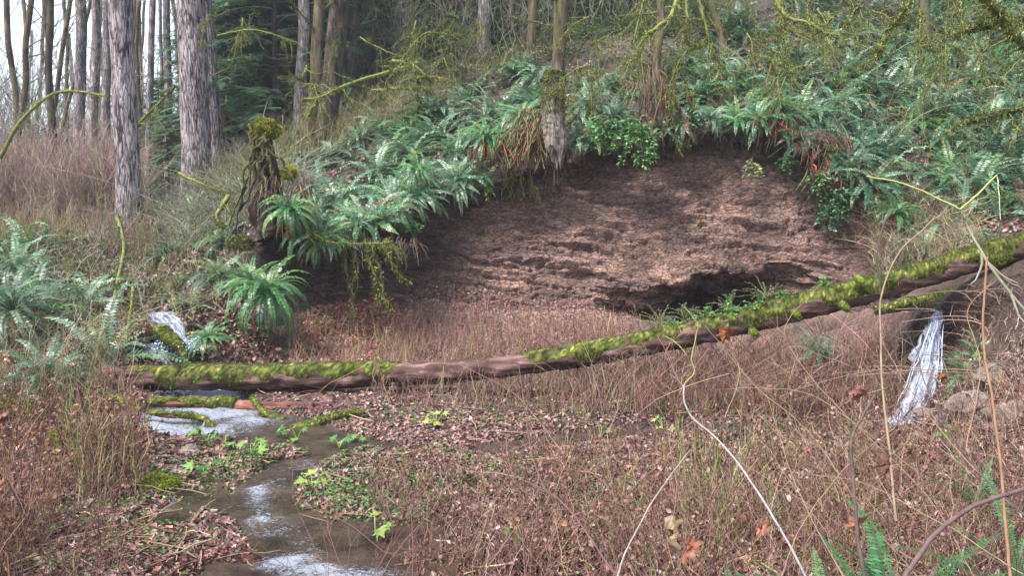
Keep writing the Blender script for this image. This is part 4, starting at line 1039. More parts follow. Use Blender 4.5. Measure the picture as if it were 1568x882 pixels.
for args in [([(-250, 600), (1850, 600), (1850, 900), (-250, 900)], 26000, .03, .075, BR, 'c'), ([(480, 650), (1100, 650), (1300, 900), (300, 900)], 22000, .025, .06, BR + [(.30, .21, .2), (.2, .13, .13)], 'c'), ([(-250, 540), (1850, 540), (1850, 760), (-250, 760)], 20000, .03, .065, BR, 'c'),
             ([(0, 640), (1568, 640), (1568, 900), (0, 900)], 5200, .06, .14, BR[:5], 'm')]:
    po, ro, s_, c_, tv, tt = litter(*args[:5], tmpl=args[5]); scatter(mb, tv, None, tt, po, ro, s_, c_)
tag(mb.build('leaf_litter', M['litter']), 'carpet of wet brown and pinkish dead leaves over the flat', None, None, 'stuff')
mb = MB()
REDS = [(.22, .07, .05), (.30, .11, .08), (.16, .055, .045), (.34, .17, .13)]
po, ro, s_, c_, tv, tt = litter([(480, 470), (600, 455), (660, 560), (440, 565), (460, 500)], 7000, .03, .08, REDS, tmpl='c'); scatter(mb, tv, None, tt, po, ro, s_, c_)
po, ro, s_, c_, tv, tt = litter([(560, 500), (660, 430), (960, 480), (1000, 560), (560, 570)], 9000, .025, .06, BR + REDS[3:], tmpl='c'); scatter(mb, tv, None, tt, po, ro, s_, c_)
tag(mb.build('leaf_litter', M['litter']), 'reddish dead leaves on the bank below the left of the cliff', None, None, 'stuff')
mb = MB()
for poly in ([(330, 100), (1600, -30), (1620, 380), (1300, 300), (1200, 190), (880, 200), (640, 310), (330, 400)], [(-100, 330), (330, 330), (430, 560), (-100, 580)]):
    po, ro, s_, c_, tv, tt = litter(poly, 15000, .05, .12, BR + [(.05, .07, .03)] * 2, tmpl='c', lift=.05, tiltv=.8); scatter(mb, tv, None, tt, po, ro, s_, c_)
tag(mb.build('leaf_litter', M['litter']), 'dead leaves and debris between the ferns of the slopes', None, None, 'stuff')
# low green ground cover
def cover(polys, label, n, s0=.02, s1=.045, cols=[(.06, .15, .035), (.1, .2, .05), (.05, .11, .03), (.15, .24, .06)]):
    mb = MB()
    for poly in polys:
        H = hits(poly, n // 60)
        for h in H:
            k = int(RG.integers(6, 34)); sp = RG.uniform(.08, .4)
            x = h[0] + RG.normal(0, sp, k); y = h[1] + RG.normal(0, sp, k)
            mm = seg_mask(x, y)
            z = np.array([drop(a, b, h[2] + 1.5) for a, b in zip(x, y)])
            ok = mm < .03; x, y, z = x[ok], y[ok], z[ok]; k = len(x)
            if not k: continue
            pos = np.stack([x, y, z + RG.uniform(.005, .05, k)], -1)
            d = nrm(RG.normal(0, 1, (k, 3)) * np.array([1, 1, .3])); up = nrm(RG.normal(0, .4, (k, 3)) + np.array([0, -.2, 1]))
            scatter(mb, LEAF_V, None, LEAF_T, pos, frames(d, up), RG.uniform(s0, s1, k), pick(cols, k))
    tag(mb.build('ground_cover', M['leaf_matte']), label, None, None, 'stuff')
cover([[(290, 690), (560, 670), (580, 740), (380, 730), (300, 780)], [(560, 595), (1300, 600), (1300, 645), (560, 650)], [(500, 720), (640, 760), (640, 830), (480, 790)], [(560, 690), (900, 690), (1000, 780), (640, 760)]],
      'small green creeping plants on the wet flat', 9000)
cover([[(0, 640), (260, 690), (300, 880), (0, 880)], [(700, 720), (1568, 640), (1568, 882), (640, 882)], [(440, 530), (700, 520), (900, 590), (440, 590)]], 'scattered small green plants among the dead leaves', 9000)

# ------------------------------------------------------------------ DRY STEMS / BRUSH (uncountable)
def stems(mb, pos, h, r, cols, lean=.25, ntw=3, n=7, twl=.35, wig=.06, curve=.2, k=3, gravity=0.):
    B = len(pos); s = np.linspace(0, 1, n)[None, :, None]
    az = RG.random(B) * 6.283; ld = np.stack([np.cos(az), np.sin(az), np.zeros(B)], -1) * (np.abs(RG.normal(0, lean, B)) * h)[:, None]
    w = np.cumsum(RG.normal(0, wig / 2.5, (B, n, 3)), 1) * h[:, None, None]; w[:, 0] = 0
    p = pos[:, None] + np.array([0, 0, 1]) * (h[:, None, None] * s * (1 - gravity * s)) + ld[:, None] * (s * (1 - curve) + curve * s * s) + w * np.array([1, 1, .4])
    cc = pick(cols, B, .25)
    tubes(mb, p, r[:, None] * np.linspace(1.1, .45, n)[None], k, cc)
    for _ in range(ntw):
        t = RG.uniform(.25, .95, B) * (n - 1.01); t0 = t.astype(int); f = (t - t0)[:, None]; I = np.arange(B)
        q = p[I, t0] * (1 - f) + p[I, t0 + 1] * f
        d = nrm(RG.normal(0, .6, (B, 3)) * np.array([1, 1, .5]) + np.array([0, 0, .75])) * (h * twl * RG.uniform(.3, 1, B))[:, None]
        s4 = np.linspace(0, 1, 4)[None, :, None]
        tp = q[:, None] + d[:, None] * s4 + np.cumsum(RG.normal(0, .02, (B, 4, 3)), 1) * h[:, None, None] * s4
        tubes(mb, tp, (r * .5)[:, None] * np.array([1, .8, .6, .35])[None], 3, cc)
    return p
def brush(poly, n, hmin, hmax, r, cols, label, name='dry_stems', mat='twig', avoid=True, leaves=0, lcols=None, **kw):
    H = hits(poly, n, 6)
    if avoid:
        m = seg_mask(H[:, 0], H[:, 1]); H = H[~((m > -.0) & (H[:, 1] < 11.8) & (H[:, 2] < .25))]
    mb = MB(); h = RG.uniform(hmin, hmax, len(H)) * np.exp(RG.normal(0, .15, len(H)))
    p = stems(mb, H[:, :3], h, r * RG.uniform(.6, 1.4, len(H)), cols, **kw)
    if leaves:
        i = RG.integers(0, len(p), leaves); j = RG.integers(2, p.shape[1], leaves)
        scatter(mb, CURL_V, None, CURL_T, p[i, j], frames(nrm(RG.normal(0, 1, (leaves, 3)) + np.array([0, 0, -.8])), RG.normal(0, 1, (leaves, 3))), RG.uniform(.02, .05, leaves), pick(lcols or BR, leaves))
    return tag(mb.build(name, M[mat]), label, None, None, 'stuff')
PINK = [(.27, .14, .115), (.20, .10, .08), (.35, .215, .18), (.13, .065, .055), (.24, .165, .11)]
TAN = [(.27, .19, .12), (.2, .13, .09), (.34, .255, .17), (.14, .10, .06)]
MOSSY = [(.17, .19, .06), (.22, .22, .08), (.13, .13, .05), (.26, .22, .12)]
BRN = [(.15, .07, .055), (.09, .045, .037), (.22, .125, .095), (.055, .03, .027)]
brush([(560, 600), (620, 490), (980, 500), (1010, 560), (1330, 560), (1340, 640), (900, 640), (600, 625)], 3000, .2, .5, .004, PINK + PINK + MOSSY[:1] + BRN[:2], 'dense pinkish dry stems filling the flat behind the log', lean=.32, wig=.12)
brush([(640, 480), (760, 470), (980, 500), (960, 540), (600, 560)], 1000, .15, .45, .004, PINK, 'short dry stems on the slope at the foot of the cliff', lean=.25)
brush([(880, 560), (1380, 540), (1380, 640), (900, 640)], 1800, .3, .8, .0045, TAN + PINK + BRN, 'tangled twigs under the right half of the log', lean=.9, ntw=3, curve=.6)
brush([(960, 640), (1400, 640), (1300, 900), (760, 900), (860, 720)], 1900, .15, .5, .003, BRN + PINK + MOSSY[:2], 'brown twiggy thicket in the right foreground', lean=.55, leaves=3500, wig=.12)
brush([(560, 720), (900, 700), (860, 900), (600, 900)], 1000, .1, .4, .0028, BRN + PINK, 'sparse thin twigs on the middle leaf litter', lean=.6, leaves=900, wig=.12)
brush([(1020, 700), (1180, 700), (1200, 860), (1040, 860)], 110, .3, .65, .006, MOSSY, 'greenish mossy upright stems in the right foreground', lean=.18)
brush([(1300, 640), (1600, 560), (1620, 900), (1250, 900)], 1300, .15, .5, .003, TAN + BRN, 'twigs over the soil at lower right', lean=.8, leaves=900, wig=.12)
brush([(-150, 620), (90, 610), (230, 660), (230, 740), (110, 760), (30, 900), (-150, 900)], 1300, .25, .65, .0032, BRN + [(.24, .15, .08)], 'brown bushy thicket at lower left', lean=.3, leaves=4200, lcols=[(.2, .09, .06), (.14, .08, .05), (.26, .12, .07)])
brush([(90, 640), (210, 640), (220, 770), (120, 790)], 200, .35, .7, .006, MOSSY + BRN, 'mossy upright stems beside the left of the pool', lean=.25)
brush([(0, 560), (180, 560), (210, 640), (-40, 660)], 420, .3, .8, .005, MOSSY + BRN + TAN, 'twigs tangled round the left end of the log', lean=.5, curve=.7)
brush([(-300, 341), (-300, 326), (205, 326), (205, 341)], 4600, .7, 2.0, .008, [(.30, .20, .18), (.22, .14, .125), (.36, .27, .24), (.16, .10, .09), (.26, .22, .15)], 'wide stand of pinkish leafless saplings on the left plateau', lean=.35, ntw=6, wig=.1, twl=.5)
brush([(-60, 345), (240, 345), (250, 400), (-60, 400)], 900, .4, .9, .006, PINK + MOSSY + [(.3, .27, .25)], 'leafless brush on the left bank under the saplings', lean=.4, ntw=4)
brush([(-60, 400), (400, 380), (380, 480), (180, 540), (-60, 560)], 800, .35, .95, .0045, [(.33, .3, .27), (.22, .19, .15)] + MOSSY, 'grey bare twigs arching over the left bank ferns', lean=.9, curve=.8, ntw=4, gravity=.35)
brush([(210, 345), (420, 250), (470, 300), (400, 340), (330, 380), (220, 400)], 1500, .4, 1.1, .006, [(.16, .16, .10), (.22, .21, .15), (.10, .11, .06), (.27, .24, .2)], 'olive twiggy brush between the big fir and the mossy stump', lean=1.0, curve=.7, ntw=5, gravity=.2)
brush([(1330, 320), (1490, 280), (1500, 400), (1340, 430)], 1300, .3, .9, .005, TAN + [(.5, .42, .28), (.24, .22, .1)], 'straw coloured dry stems right of the cliff', lean=.6, curve=.8, gravity=.4)
brush([(330, 330), (650, 180), (860, 80), (860, 60), (560, 120), (330, 240)], 1500, .4, 1.2, .006, MOSSY + MOSSY + BRN[:1], 'olive brush over the crest of the left slope', lean=.6, ntw=5, gravity=.3)
brush([(850, 100), (1200, 10), (1568, -20), (1600, 300), (1300, 240), (1100, 160), (880, 180)], 600, .4, 1.4, .006, MOSSY + [(.28, .26, .15)], 'thin mossy twigs over the right fern slope', lean=.8, ntw=5, gravity=.35)
brush([(440, 500), (640, 500), (640, 590), (440, 590)], 500, .15, .5, .004, MOSSY + PINK, 'low greenish sprigs on the bank behind the log', lean=.4)
brush([(1440, 470), (1568, 440), (1568, 620), (1440, 600)], 260, .15, .6, .006, [(.2, .13, .1), (.3, .22, .16), (.08, .05, .04)], 'roots and sticks on the dark right bank', lean=1.2, curve=.9, gravity=.8)

# twig debris on the ground
mb = MB(); H = hits([(-200, 600), (1800, 600), (1800, 900), (-200, 900)], 1500); k = len(H)
az = RG.random(k) * 6.283; L = RG.uniform(.1, .6, k); s = np.linspace(-.5, .5, 5)[None, :, None]
p = H[:, None, :3] + np.stack([np.cos(az), np.sin(az), RG.normal(0, .1, k)], -1)[:, None] * L[:, None, None] * s + np.array([0, 0, .03]) + np.cumsum(RG.normal(0, .012, (k, 5, 3)), 1)
tubes(mb, p, RG.uniform(.003, .009, (k, 1)) * np.array([.7, 1, 1, .8, .5]), 4, pick(BRN + TAN, k))
tag(mb.build('twig_debris', M['twig']), 'fallen twigs scattered over the litter', None, None, 'stuff')

# ------------------------------------------------------------------ ROCKS
def rock(u, v, Y, r, label, name='rock', mat=None, moss=False, flat=.6):
    p = P(u, v, Y); root = bpy
    z = drop(p[0], p[1], p[2] + 3); p = np.array([p[0], p[1], z])
    import bmesh
    bm = bmesh.new(); bmesh.ops.create_icosphere(bm, subdivisions=5, radius=1)
    V = np.array([v_.co[:] for v_ in bm.verts]); Fc = [[x.index for x in f.verts] for f in bm.faces]; bm.free()
    o_s = RG.random() * 50
    d = fnoise(V, 1.1, 4, o_s); d2 = np.array([noise.voronoi(Vector(x * 1.6 + o_s))[0][0] for x in V])
    W = V * (1 + d * .35 + (d2 - .4) * .45)[:, None] * np.array([r, r * .85, r * flat])
    if moss:
        root = empty(name, p); mb = MB(); mb.add(W, None, Fc, (.1, .08, .06)); mb.build('stone', M['wood_log'], root)
        mb = MB(); up = W[:, 2] > -.1 * r; Ws = W[up]; Ns = nrm(V[up]); n = int(5000)
        i = RG.integers(0, len(Ws), n); fuzz(mb, Ws[i], Ns[i], RG.uniform(.02, .06, n), RG.uniform(.006, .014, n), .6, pick([(.22, .28, .04), (.3, .33, .05), (.15, .2, .03)], n))
        mb.build('moss', M['moss'], root); tag(root, label, 'rock')
    else:
        mb = MB(); mb.add(W, None, Fc, (.26, .19, .15)); o = mb.build(name, M['rock']); o.location = p; tag(o, label, 'rock')
def rock_mat():
    m, nt, out = mat_new('stone'); co = coords(nt); f = noise_n(nt, co, 5, 8, .65); g = noise_n(nt, co, 30, 5, .7)
    c = ramp(nt, f, [(.3, (.07, .052, .045)), (.5, (.2, .15, .125)), (.7, (.32, .27, .22))])
    principled(nt, out, c, .7, .35, bump(nt, math_n(nt, 'ADD', f, g), .8, .04)); return m
M['rock'] = rock_mat()
rock(1490, 640, 7.6, .24, 'largest pale boulder on the slope right of the waterfall')
rock(1530, 600, 8.0, .2, 'pale rock high on the soil slope at the right edge')
rock(1455, 668, 7.7, .14, 'small rock between the waterfall foot and the large boulder')
rock(1425, 640, 8.9, .16, 'dark wet rock at the right side of the waterfall foot')
rock(1540, 700, 6.6, .22, 'rock on the slope near the right edge below the others')
rock(1405, 690, 7.6, .11, 'small rock below the foot of the right waterfall')
rock(1470, 735, 6.5, .13, 'small low rock in the twigs at lower right')
rock(125, 705, 7.9, .26, 'mossy hummock at the left of the pool among brown stems', 'mossy_rock', moss=True)
rock(243, 765, 7.0, .17, 'small bright mossy hump beside the creek left of the bend', 'mossy_rock', moss=True)
rock(8, 600, 9.2, .3, 'mossy mound at the far left edge beside the log end', 'mossy_rock', moss=True)
rock(400, 560, 11.6, .2, 'mossy lump behind the main log right of the left cascade', 'mossy_rock', moss=True)
rock(305, 560, 11.4, .2, 'mossy stone at the right foot of the left cascade', 'mossy_rock', moss=True)
rock(1385, 420, 12.5, .28, 'mossy lump behind the right part of the main log', 'mossy_rock', moss=True)
rock(955, 745, 6.8, .1, 'small stone in the middle twig thicket')
rock(290, 705, 7.9, .1, 'dark pebble bank stone at the pool outlet')

# ------------------------------------------------------------------ TREES
def trunk_path(ub, vb, ut, Y, H=16, Yt=None):
    """from the ground to far above the frame; passes photo column ut at row 0"""
    b = P(ub, vb, Y); t = P(ut, 0, Yt or Y)
    b = np.array([b[0], b[1], drop(b[0], b[1], 40)]);
    d = (t - b) / max(.5, t[2] - b[2]); return b - np.array([0, 0, .3]), b + d * H, b
def tree(name, ub, vb, ut, Y, w, mat, label, cat='tree', H=16, taper=.75, nb=0, bl=2.5, brad=.03, bmin=1.5, flare=1.5, wig=.05, bcol=(.12, .1, .08), bup=.5, group=None, twg=3, bmat='twig', mossb=False, Yt=None):
    lo, hi, b = trunk_path(ub, vb, ut, Y, H, Yt); root = empty(name, b)
    r = w / 2 * Y / F; n = 60; s = np.linspace(0, 1, n)
    c = lo + (hi - lo) * s[:, None]; wg = np.stack([fnoise(np.stack([s * 3 + ub, s * 0 + k * 7, s * 0], -1), 1., 3) for k in range(3)], -1) * wig * (H / 8) * np.minimum(1, s * 8)[:, None]; wg[:, 2] = 0; c = c + wg
    rr = r * (1 - (1 - taper) * s) * (1 + (flare - 1) * np.exp(-s * H / .5))
    k = 20; T = nrm(np.gradient(c, axis=0)); Sx = nrm(np.cross(T, [0, 1, 0])); U = np.cross(Sx, T); a = np.arange(k) * 2 * math.pi / k
    D = Sx[:, None] * np.cos(a)[:, None] + U[:, None] * np.sin(a)[:, None]
    base = c[:, None] + D * rr[:, None, None]
    nz = fnoise((base * np.array([3, 3, .5])).reshape(-1, 3), 1.2, 3).reshape(n, k)
    V = c[:, None] + D * (rr[:, None] * (1 + nz * .1))[..., None]
    mb = MB(); mb.add(V.reshape(-1, 3), ring_faces(n, k)); mb.build('trunk', M[mat], root).location = -Vector(b)
    if nb:
        bm_ = [MB() for _ in range(nb)]; fz = MB()
        t = RG.uniform(bmin / H, .8, nb); i = (t * (n - 1)).astype(int); q = c[i]
        az = RG.random(nb) * 6.283; L = bl * RG.uniform(.4, 1.1, nb) * (1 - .4 * t)
        m = 10; ss = np.linspace(0, 1, m)[None, :, None]
        d = np.stack([np.cos(az), np.sin(az), bup * RG.uniform(.3, 1.5, nb)], -1)
        p = q[:, None] + d[:, None] * L[:, None, None] * ss + np.array([0, 0, .3]) * bup * (ss ** 2) * L[:, None, None] + np.cumsum(RG.normal(0, .035, (nb, m, 3)), 1) * L[:, None, None] * ss
        rb = (brad * RG.uniform(.6, 1.2, nb))[:, None] * np.linspace(1, .25, m)[None]; bc = vary(bcol, nb, .2)
        for x in range(nb): tubes(bm_[x], p[x], rb[x], 4, bc[x])
        K = 3 * twg
        for x in range(nb):
            tt = RG.uniform(.15, 1, K) * (m - 1.01); t0 = tt.astype(int); f = (tt - t0)[:, None]
            qq = p[x][t0] * (1 - f) + p[x][t0 + 1] * f; dd = nrm(d[x] + RG.normal(0, .7, (K, 3)) + np.array([0, 0, bup * .5])) * (L[x] * RG.uniform(.15, .45, K))[:, None]
            s4 = np.linspace(0, 1, 6)[None, :, None]; tp = qq[:, None] + dd[:, None] * s4 + np.cumsum(RG.normal(0, .02, (K, 6, 3)), 1) * s4 * 2
            tubes(bm_[x], tp, np.full((K, 1), brad * .28) * np.linspace(1, .4, 6)[None], 3, bc[x])
            if mossb:
                n9 = 45; I9 = RG.integers(0, K, n9); J9 = RG.integers(0, 6, n9); fuzz(fz, tp[I9, J9] + RG.normal(0, .03, (n9, 3)), nrm(RG.normal(0, 1, (n9, 3))), RG.uniform(.04, .14, n9), RG.uniform(.01, .02, n9), 1.5)
        if mossb:
            n9 = nb * 160; I9 = RG.integers(0, nb, n9); tt = RG.random(n9) * (m - 1.01); t0 = tt.astype(int); f = (tt - t0)[:, None]
            fuzz(fz, p[I9, t0] * (1 - f) + p[I9, t0 + 1] * f + RG.normal(0, .03, (n9, 3)), nrm(RG.normal(0, 1, (n9, 3))), RG.uniform(.05, .14, n9), RG.uniform(.01, .02, n9), 1.2)
            fz.build('moss', M['moss'], root).location = -Vector(b)
        for x in bm_: x.build('branch', M[bmat], root).location = -Vector(b)
    tag(root, label, cat, group); return root
tree('fir_tree', 197, 312, 184, 17.3, 36, 'bark_fir', 'large furrowed grey fir trunk standing at the edge of the left bank', nb=5, bl=1.0, brad=.02, bmin=4, taper=.8, flare=1.35, wig=.02)
tree('fir_tree', 300, 250, 293, 22, 44, 'bark_fir', 'thickest grey fir trunk behind and right of the foremost fir', nb=14, bl=1.5, brad=.025, bmin=3, flare=1.4, wig=.02)
tree('fir_tree', 332, 235, 312, 23.5, 26, 'bark_fir', 'fir trunk pressed against the right of the thickest trunk', nb=8, bl=1.5, brad=.02, bmin=3, wig=.02)
PL = 'bark_pale'
for a in [(119, 262, 123, 28, 17, 'pale straight trunk left of the foremost fir, widest of the pale ones', 10), (139, 262, 146, 30, 13, 'pale trunk second left from the foremost fir', 8), (158, 258, 163, 33, 13, 'pale trunk directly left of the foremost fir', 8),
          (222, 240, 232, 30, 10, 'slim pale trunk just right of the foremost fir', 12), (257, 240, 255, 31, 12, 'pale trunk between the foremost fir and the thickest trunk', 10), (247, 240, 246, 36, 6, 'very thin trunk right of the foremost fir', 10),
          (456, 190, 462, 24, 17, 'pale trunk behind the dark mossy maple', 6), (738, 90, 741, 29, 21, 'pale trunk rising from the crest left of the hanging stump', 6), (812, 110, 814, 26, 13, 'slim brown trunk left of the mossy tree above the stump', 10)]:
    tree('fir_tree', a[0], a[1], a[2], a[3], a[4], PL if a[5].startswith(('pale', 'slim pale', 'very')) else 'bark_moss', a[5], nb=a[6], bl=1.6, brad=.02, bmin=2.5, bcol=(.2, .17, .15), bup=.1, flare=1.2)
for a in [(70, 240, 76, 21, 11, 'dark thin alder trunk, most upright at far left', 16, .5), (10, 240, 44, 24, 9, 'leaning alder at the left edge of the frame', 14, .6), (45, 250, 108, 27, 7, 'alder leaning strongly to the right at far left', 14, .8),
          (22, 245, 18, 30, 9, 'pale alder behind the leaning one at the left edge', 14, .6), (92, 250, 66, 30, 7, 'alder leaning left behind the dark upright one', 12, .7), (60, 250, 140, 33, 6, 'thin distant alder leaning right across the pale trunks', 12, .7),
          (-20, 260, -30, 22, 10, 'alder just at the left edge', 12, .6), (205, 245, 214, 34, 6, 'thin alder just right behind the foremost fir', 12, .6), (100, 255, 98, 38, 6, 'distant slender alder between dark and pale trunks', 12, .6),
          (180, 250, 205, 38, 6, 'distant slender alder showing right of the foremost fir', 12, .6), (270, 235, 285, 36, 7, 'distant alder between the pale trunk and the thickest trunk', 10, .6)]:
    tree('alder_tree', a[0], a[1], a[2], a[3], a[4], 'bark_dark' if a[3] < 23 else 'bark_moss', a[5], nb=a[6], bl=2.6, brad=.022, bmin=1.0, bcol=(.16, .14, .11), bup=a[7] * 1.6, flare=1.15, wig=.12, twg=4)
for i in range(26):
    u = RG.uniform(-220, 330); Y = RG.uniform(38, 75)
    tree('alder_tree', u, 262, u + RG.normal(0, 22), Y, RG.uniform(4, 8), 'bark_moss' if RG.random() < .5 else PL, 'distant hazy trunk in the bright woods behind the left plateau', nb=12, bl=3.5, brad=.03, bmin=1, bcol=(.18, .16, .14), bup=.9, flare=1.1, wig=.12, group='distant trunks in the left woods', twg=3)
tree('maple_tree', 468, 200, 487, 20.5, 17, 'bark_moss', 'mossy orange brown maple stem left of the dark one', nb=8, bl=2.5, brad=.04, bmin=2, bup=.6, mossb=True, wig=.1, flare=1.6)
tree('maple_tree', 492, 165, 522, 21.5, 30, 'bark_dark', 'thick dark mossy maple leaning right on the crest', nb=10, bl=3, brad=.05, bmin=2.5, bup=.6, mossb=True, wig=.08, flare=1.5)
tree('maple_tree', 850, 125, 859, 18.6, 21, 'bark_moss', 'mossy dark tree right behind the hanging stump', nb=16, bl=2.2, brad=.03, bmin=1.2, bup=.2, mossb=True, wig=.06)
_, SH1 = leafy('huckleberry_shrub', P(900, 60, 22.), 1.15, 60, 75, .045, [(.06, .12, .045), (.09, .15, .05), (.04, .08, .03), (.13, .17, .06)], 'fine leaved shrub on the hillside above the stump', mat='leaf_matte', stemc=(.13, .11, .06), up=.9)
_, SH2 = leafy('huckleberry_shrub', P(700, 60, 23.), 1.1, 70, 60, .03, [(.11, .15, .05), (.15, .17, .07), (.07, .10, .035)], 'olive twiggy shrub on the crest beside the pale trunk', mat='leaf_matte', stemc=(.16, .13, .08), up=1.1)
def shrubs(poly, n, s0, s1, me, label, group):
    for h in hits(poly, n):
        r = empty('understory_shrub', (h[0], h[1], h[2] - .05)); sc_ = RG.uniform(s0, s1); r.scale = (sc_, sc_, sc_ * RG.uniform(.7, 1.1)); r.rotation_euler = (RG.normal(0, .15), RG.normal(0, .15), RG.random() * 6.28)
        for nm, m_ in zip(('stems', 'leaves'), me):
            o = bpy.data.objects.new(nm, m_); COL.objects.link(o); o.parent = r
        tag(r, label, 'shrub', group)
shrubs([(840, 120), (860, 20), (1120, -20), (1250, -20), (1120, 60), (1000, 130)], 22, .8, 1.5, SH1, 'fine leaved shrub on the upper hillside above the cliff', 'shrubs on the upper hillside')
shrubs([(560, 170), (640, 90), (760, 50), (900, 10), (840, 100), (700, 120)], 30, .8, 1.5, SH2, 'olive twiggy shrub on the left crest', 'shrubs on the left crest')
shrubs([(215, 330), (330, 230), (470, 200), (470, 270), (380, 310), (240, 400)], 34, .6, 1.2, SH2, 'olive twiggy shrub between the big fir and the mossy stump', 'shrubs by the mossy stump')
shrubs([(-50, 340), (220, 335), (330, 430), (200, 470), (-50, 400)], 18, .5, .9, SH2, 'low twiggy shrub on the left bank', 'low shrubs on the left bank')
shrubs([(1340, 280), (1568, 300), (1568, 400), (1350, 420)], 10, .4, .8, SH1, 'low shrub behind the right end of the log', 'shrubs behind the log')
shrubs([(1250, 60), (1568, 0), (1568, 280), (1400, 250)], 10, .5, .9, SH1, 'dark shrub among the ferns of the right slope', 'shrubs in the fern slope')
tree('maple_tree', 1222, 60, 1226, 22, 15, 'bark_moss', 'mossy trunk among the ferns at upper right', nb=12, bl=2, brad=.03, bmin=1, bup=.2, mossb=True)
tree('maple_tree', 1422, 60, 1416, 21, 14, 'bark_moss', 'mossy trunk near the upper right corner', nb=12, bl=2.2, brad=.03, bmin=1, bup=.2, mossb=True)
tree('maple_tree', 1008, 150, 998, 17.5, 12, 'bark_moss', 'thin mossy vine maple stem above the centre of the cliff', nb=18, bl=2.0, brad=.025, bmin=.5, bup=.1, mossb=True, wig=.2)
tree('maple_tree', 1120, 90, 1090, 19.5, 10, 'bark_moss', 'thin vine maple stem amid ferns right of centre', nb=16, bl=2.0, brad=.025, bmin=.5, bup=.1, mossb=True, wig=.2)
for i in range(14):
    u = RG.uniform(350, 900); Y = RG.uniform(26, 38); h = hit(u, 150)
    tree('fir_tree', u, 150, u + RG.normal(0, 8), Y, RG.uniform(7, 16), 'bark_dark' if RG.random() < .6 else PL, 'dim trunk standing in the dark woods beyond the crest', nb=22, bl=2.4, brad=.025, bmin=.8, bcol=(.12, .11, .07), bup=.15, flare=1.2, group='dim trunks beyond the crest', twg=4)

# conifer crowns
def spray():
    mb = MB(); V = []; Q = []
    for i in range(9):
        t = .1 + .9 * i / 8
        for sg in (-1, 1):
            l = .34 * (1 - t * .75); b = len(V)
            V += [(t - .04, 0, -.12 * t * t), (t + l * .5 - .02, sg * l * .55, -.12 * t * t - .03), (t + l * .8, sg * l, -.12 * t * t - .09), (t + .05, 0, -.12 * t * t)]
            Q.append((b, b + 1, b + 2, b + 3) if sg > 0 else (b + 3, b + 2, b + 1, b))
    return V, Q
SPV, SPQ = spray()
def conifer_meshes(H, rad, nbr, cols, seed):
    global RG
    sv = RG; RG = np.random.default_rng(seed)
    tr = MB(); c = np.stack([np.zeros(30), np.zeros(30), np.linspace(-.3, H, 30)], -1); tubes(tr, c, .012 * H * np.linspace(1.1, .1, 30), 10)
    mb = MB(); br = MB()
    t = np.sort(RG.uniform(.03, .98, nbr)); L = rad * (1 - t) ** .7 * RG.uniform(.6, 1.15, nbr) + .25; az = RG.random(nbr) * 6.283; m = 9; ss = np.linspace(0, 1, m)[None, :, None]
    d = np.stack([np.cos(az), np.sin(az), RG.uniform(-.05, .25, nbr)], -1)
    p = np.array([0, 0, 1]) * (t * H)[:, None, None] + d[:, None] * L[:, None, None] * ss - np.array([0, 0, .38]) * (ss ** 2) * L[:, None, None]
    tubes(br, p, (.02 + .008 * L)[:, None] * np.linspace(1, .2, m)[None], 4, (.13, .11, .08))
    K = nbr * 26; I = RG.integers(0, nbr, K); tt = RG.uniform(.12, 1, K) * (m - 1.01); t0 = tt.astype(int); f = (tt - t0)[:, None]
    q = p[I, t0] * (1 - f) + p[I, t0 + 1] * f
    side = np.stack([-np.sin(az), np.cos(az), np.zeros(nbr)], -1)[I] * RG.choice([-1, 1], (K, 1))
    dd = nrm(d[I] * .8 + side * RG.uniform(.2, 1.1, (K, 1)) + np.array([0, 0, -.25]) + RG.normal(0, .15, (K, 3)))
    scatter(mb, SPV, SPQ, None, q, frames(dd, nrm(RG.normal(0, .25, (K, 3)) + np.array([0, 0, 1]))), RG.uniform(.3, .65, K) * (.55 + .12 * rad), pick(cols, K, .3))
    RG = sv
    return tr.mesh('trunk', M['bark_dark']), br.mesh('branches', M['twig']), mb.mesh('foliage', M['needles'])
CDK = [(.03, .075, .035), (.045, .10, .045), (.02, .05, .03)]
COL_ = [(.09, .13, .05), (.06, .11, .045), (.12, .15, .06)]
CON = [conifer_meshes(13, 3.0, 150, CDK, 1), conifer_meshes(10, 2.8, 150, [(.07, .15, .07), (.05, .11, .05), (.09, .17, .08)], 2), conifer_meshes(7, 2.2, 90, COL_, 3)]
def conifer(u, Y, k, s, label, group=None, v=200):
    p = P(u, v, Y); z = drop(p[0], p[1], 60); root = empty('hemlock_tree', (p[0], p[1], z)); root.scale = (s,) * 3; root.rotation_euler = (0, 0, RG.random() * 6.28)
    for nm, me in zip(('trunk', 'branches', 'foliage'), CON[k]):
        o = bpy.data.objects.new(nm, me); COL.objects.link(o); o.parent = root
    tag(root, label, 'conifer', group)
conifer(425, 25.5, 1, 1.1, 'dark green hemlock with drooping boughs right of the thickest fir trunk')
conifer(372, 29, 0, 1.0, 'taller dark hemlock behind the drooping one')
conifer(440, 31, 0, .9, 'dark hemlock directly behind the thick mossy maple')
conifer(255, 27, 2, .5, 'small hemlock with pale boughs between the firs at left')
conifer(640, 20.5, 2, .28, 'small young hemlock on the slope left of the pale crest trunk')
conifer(690, 25, 2, .35, 'young hemlock on the crest just left of the pale trunk')
for u, Y, k, s in [(540, 33, 0, 1), (600, 36, 0, .9), (500, 38, 1, 1), (665, 34, 1, .8), (720, 38, 0, 1), (790, 34, 1, .9), (850, 36, 0, 1), (910, 33, 1, .8), (345, 40, 0, 1.1), (410, 42, 0, 1.1), (960, 36, 0, .8), (575, 44, 0, 1.2), (460, 46, 0, 1.3), (760, 44, 0, 1.2), (320, 34, 2, .9)]:
    conifer(u, Y, k, s, 'dark evergreen in the woods beyond the crest of the slope', 'evergreens beyond the crest')
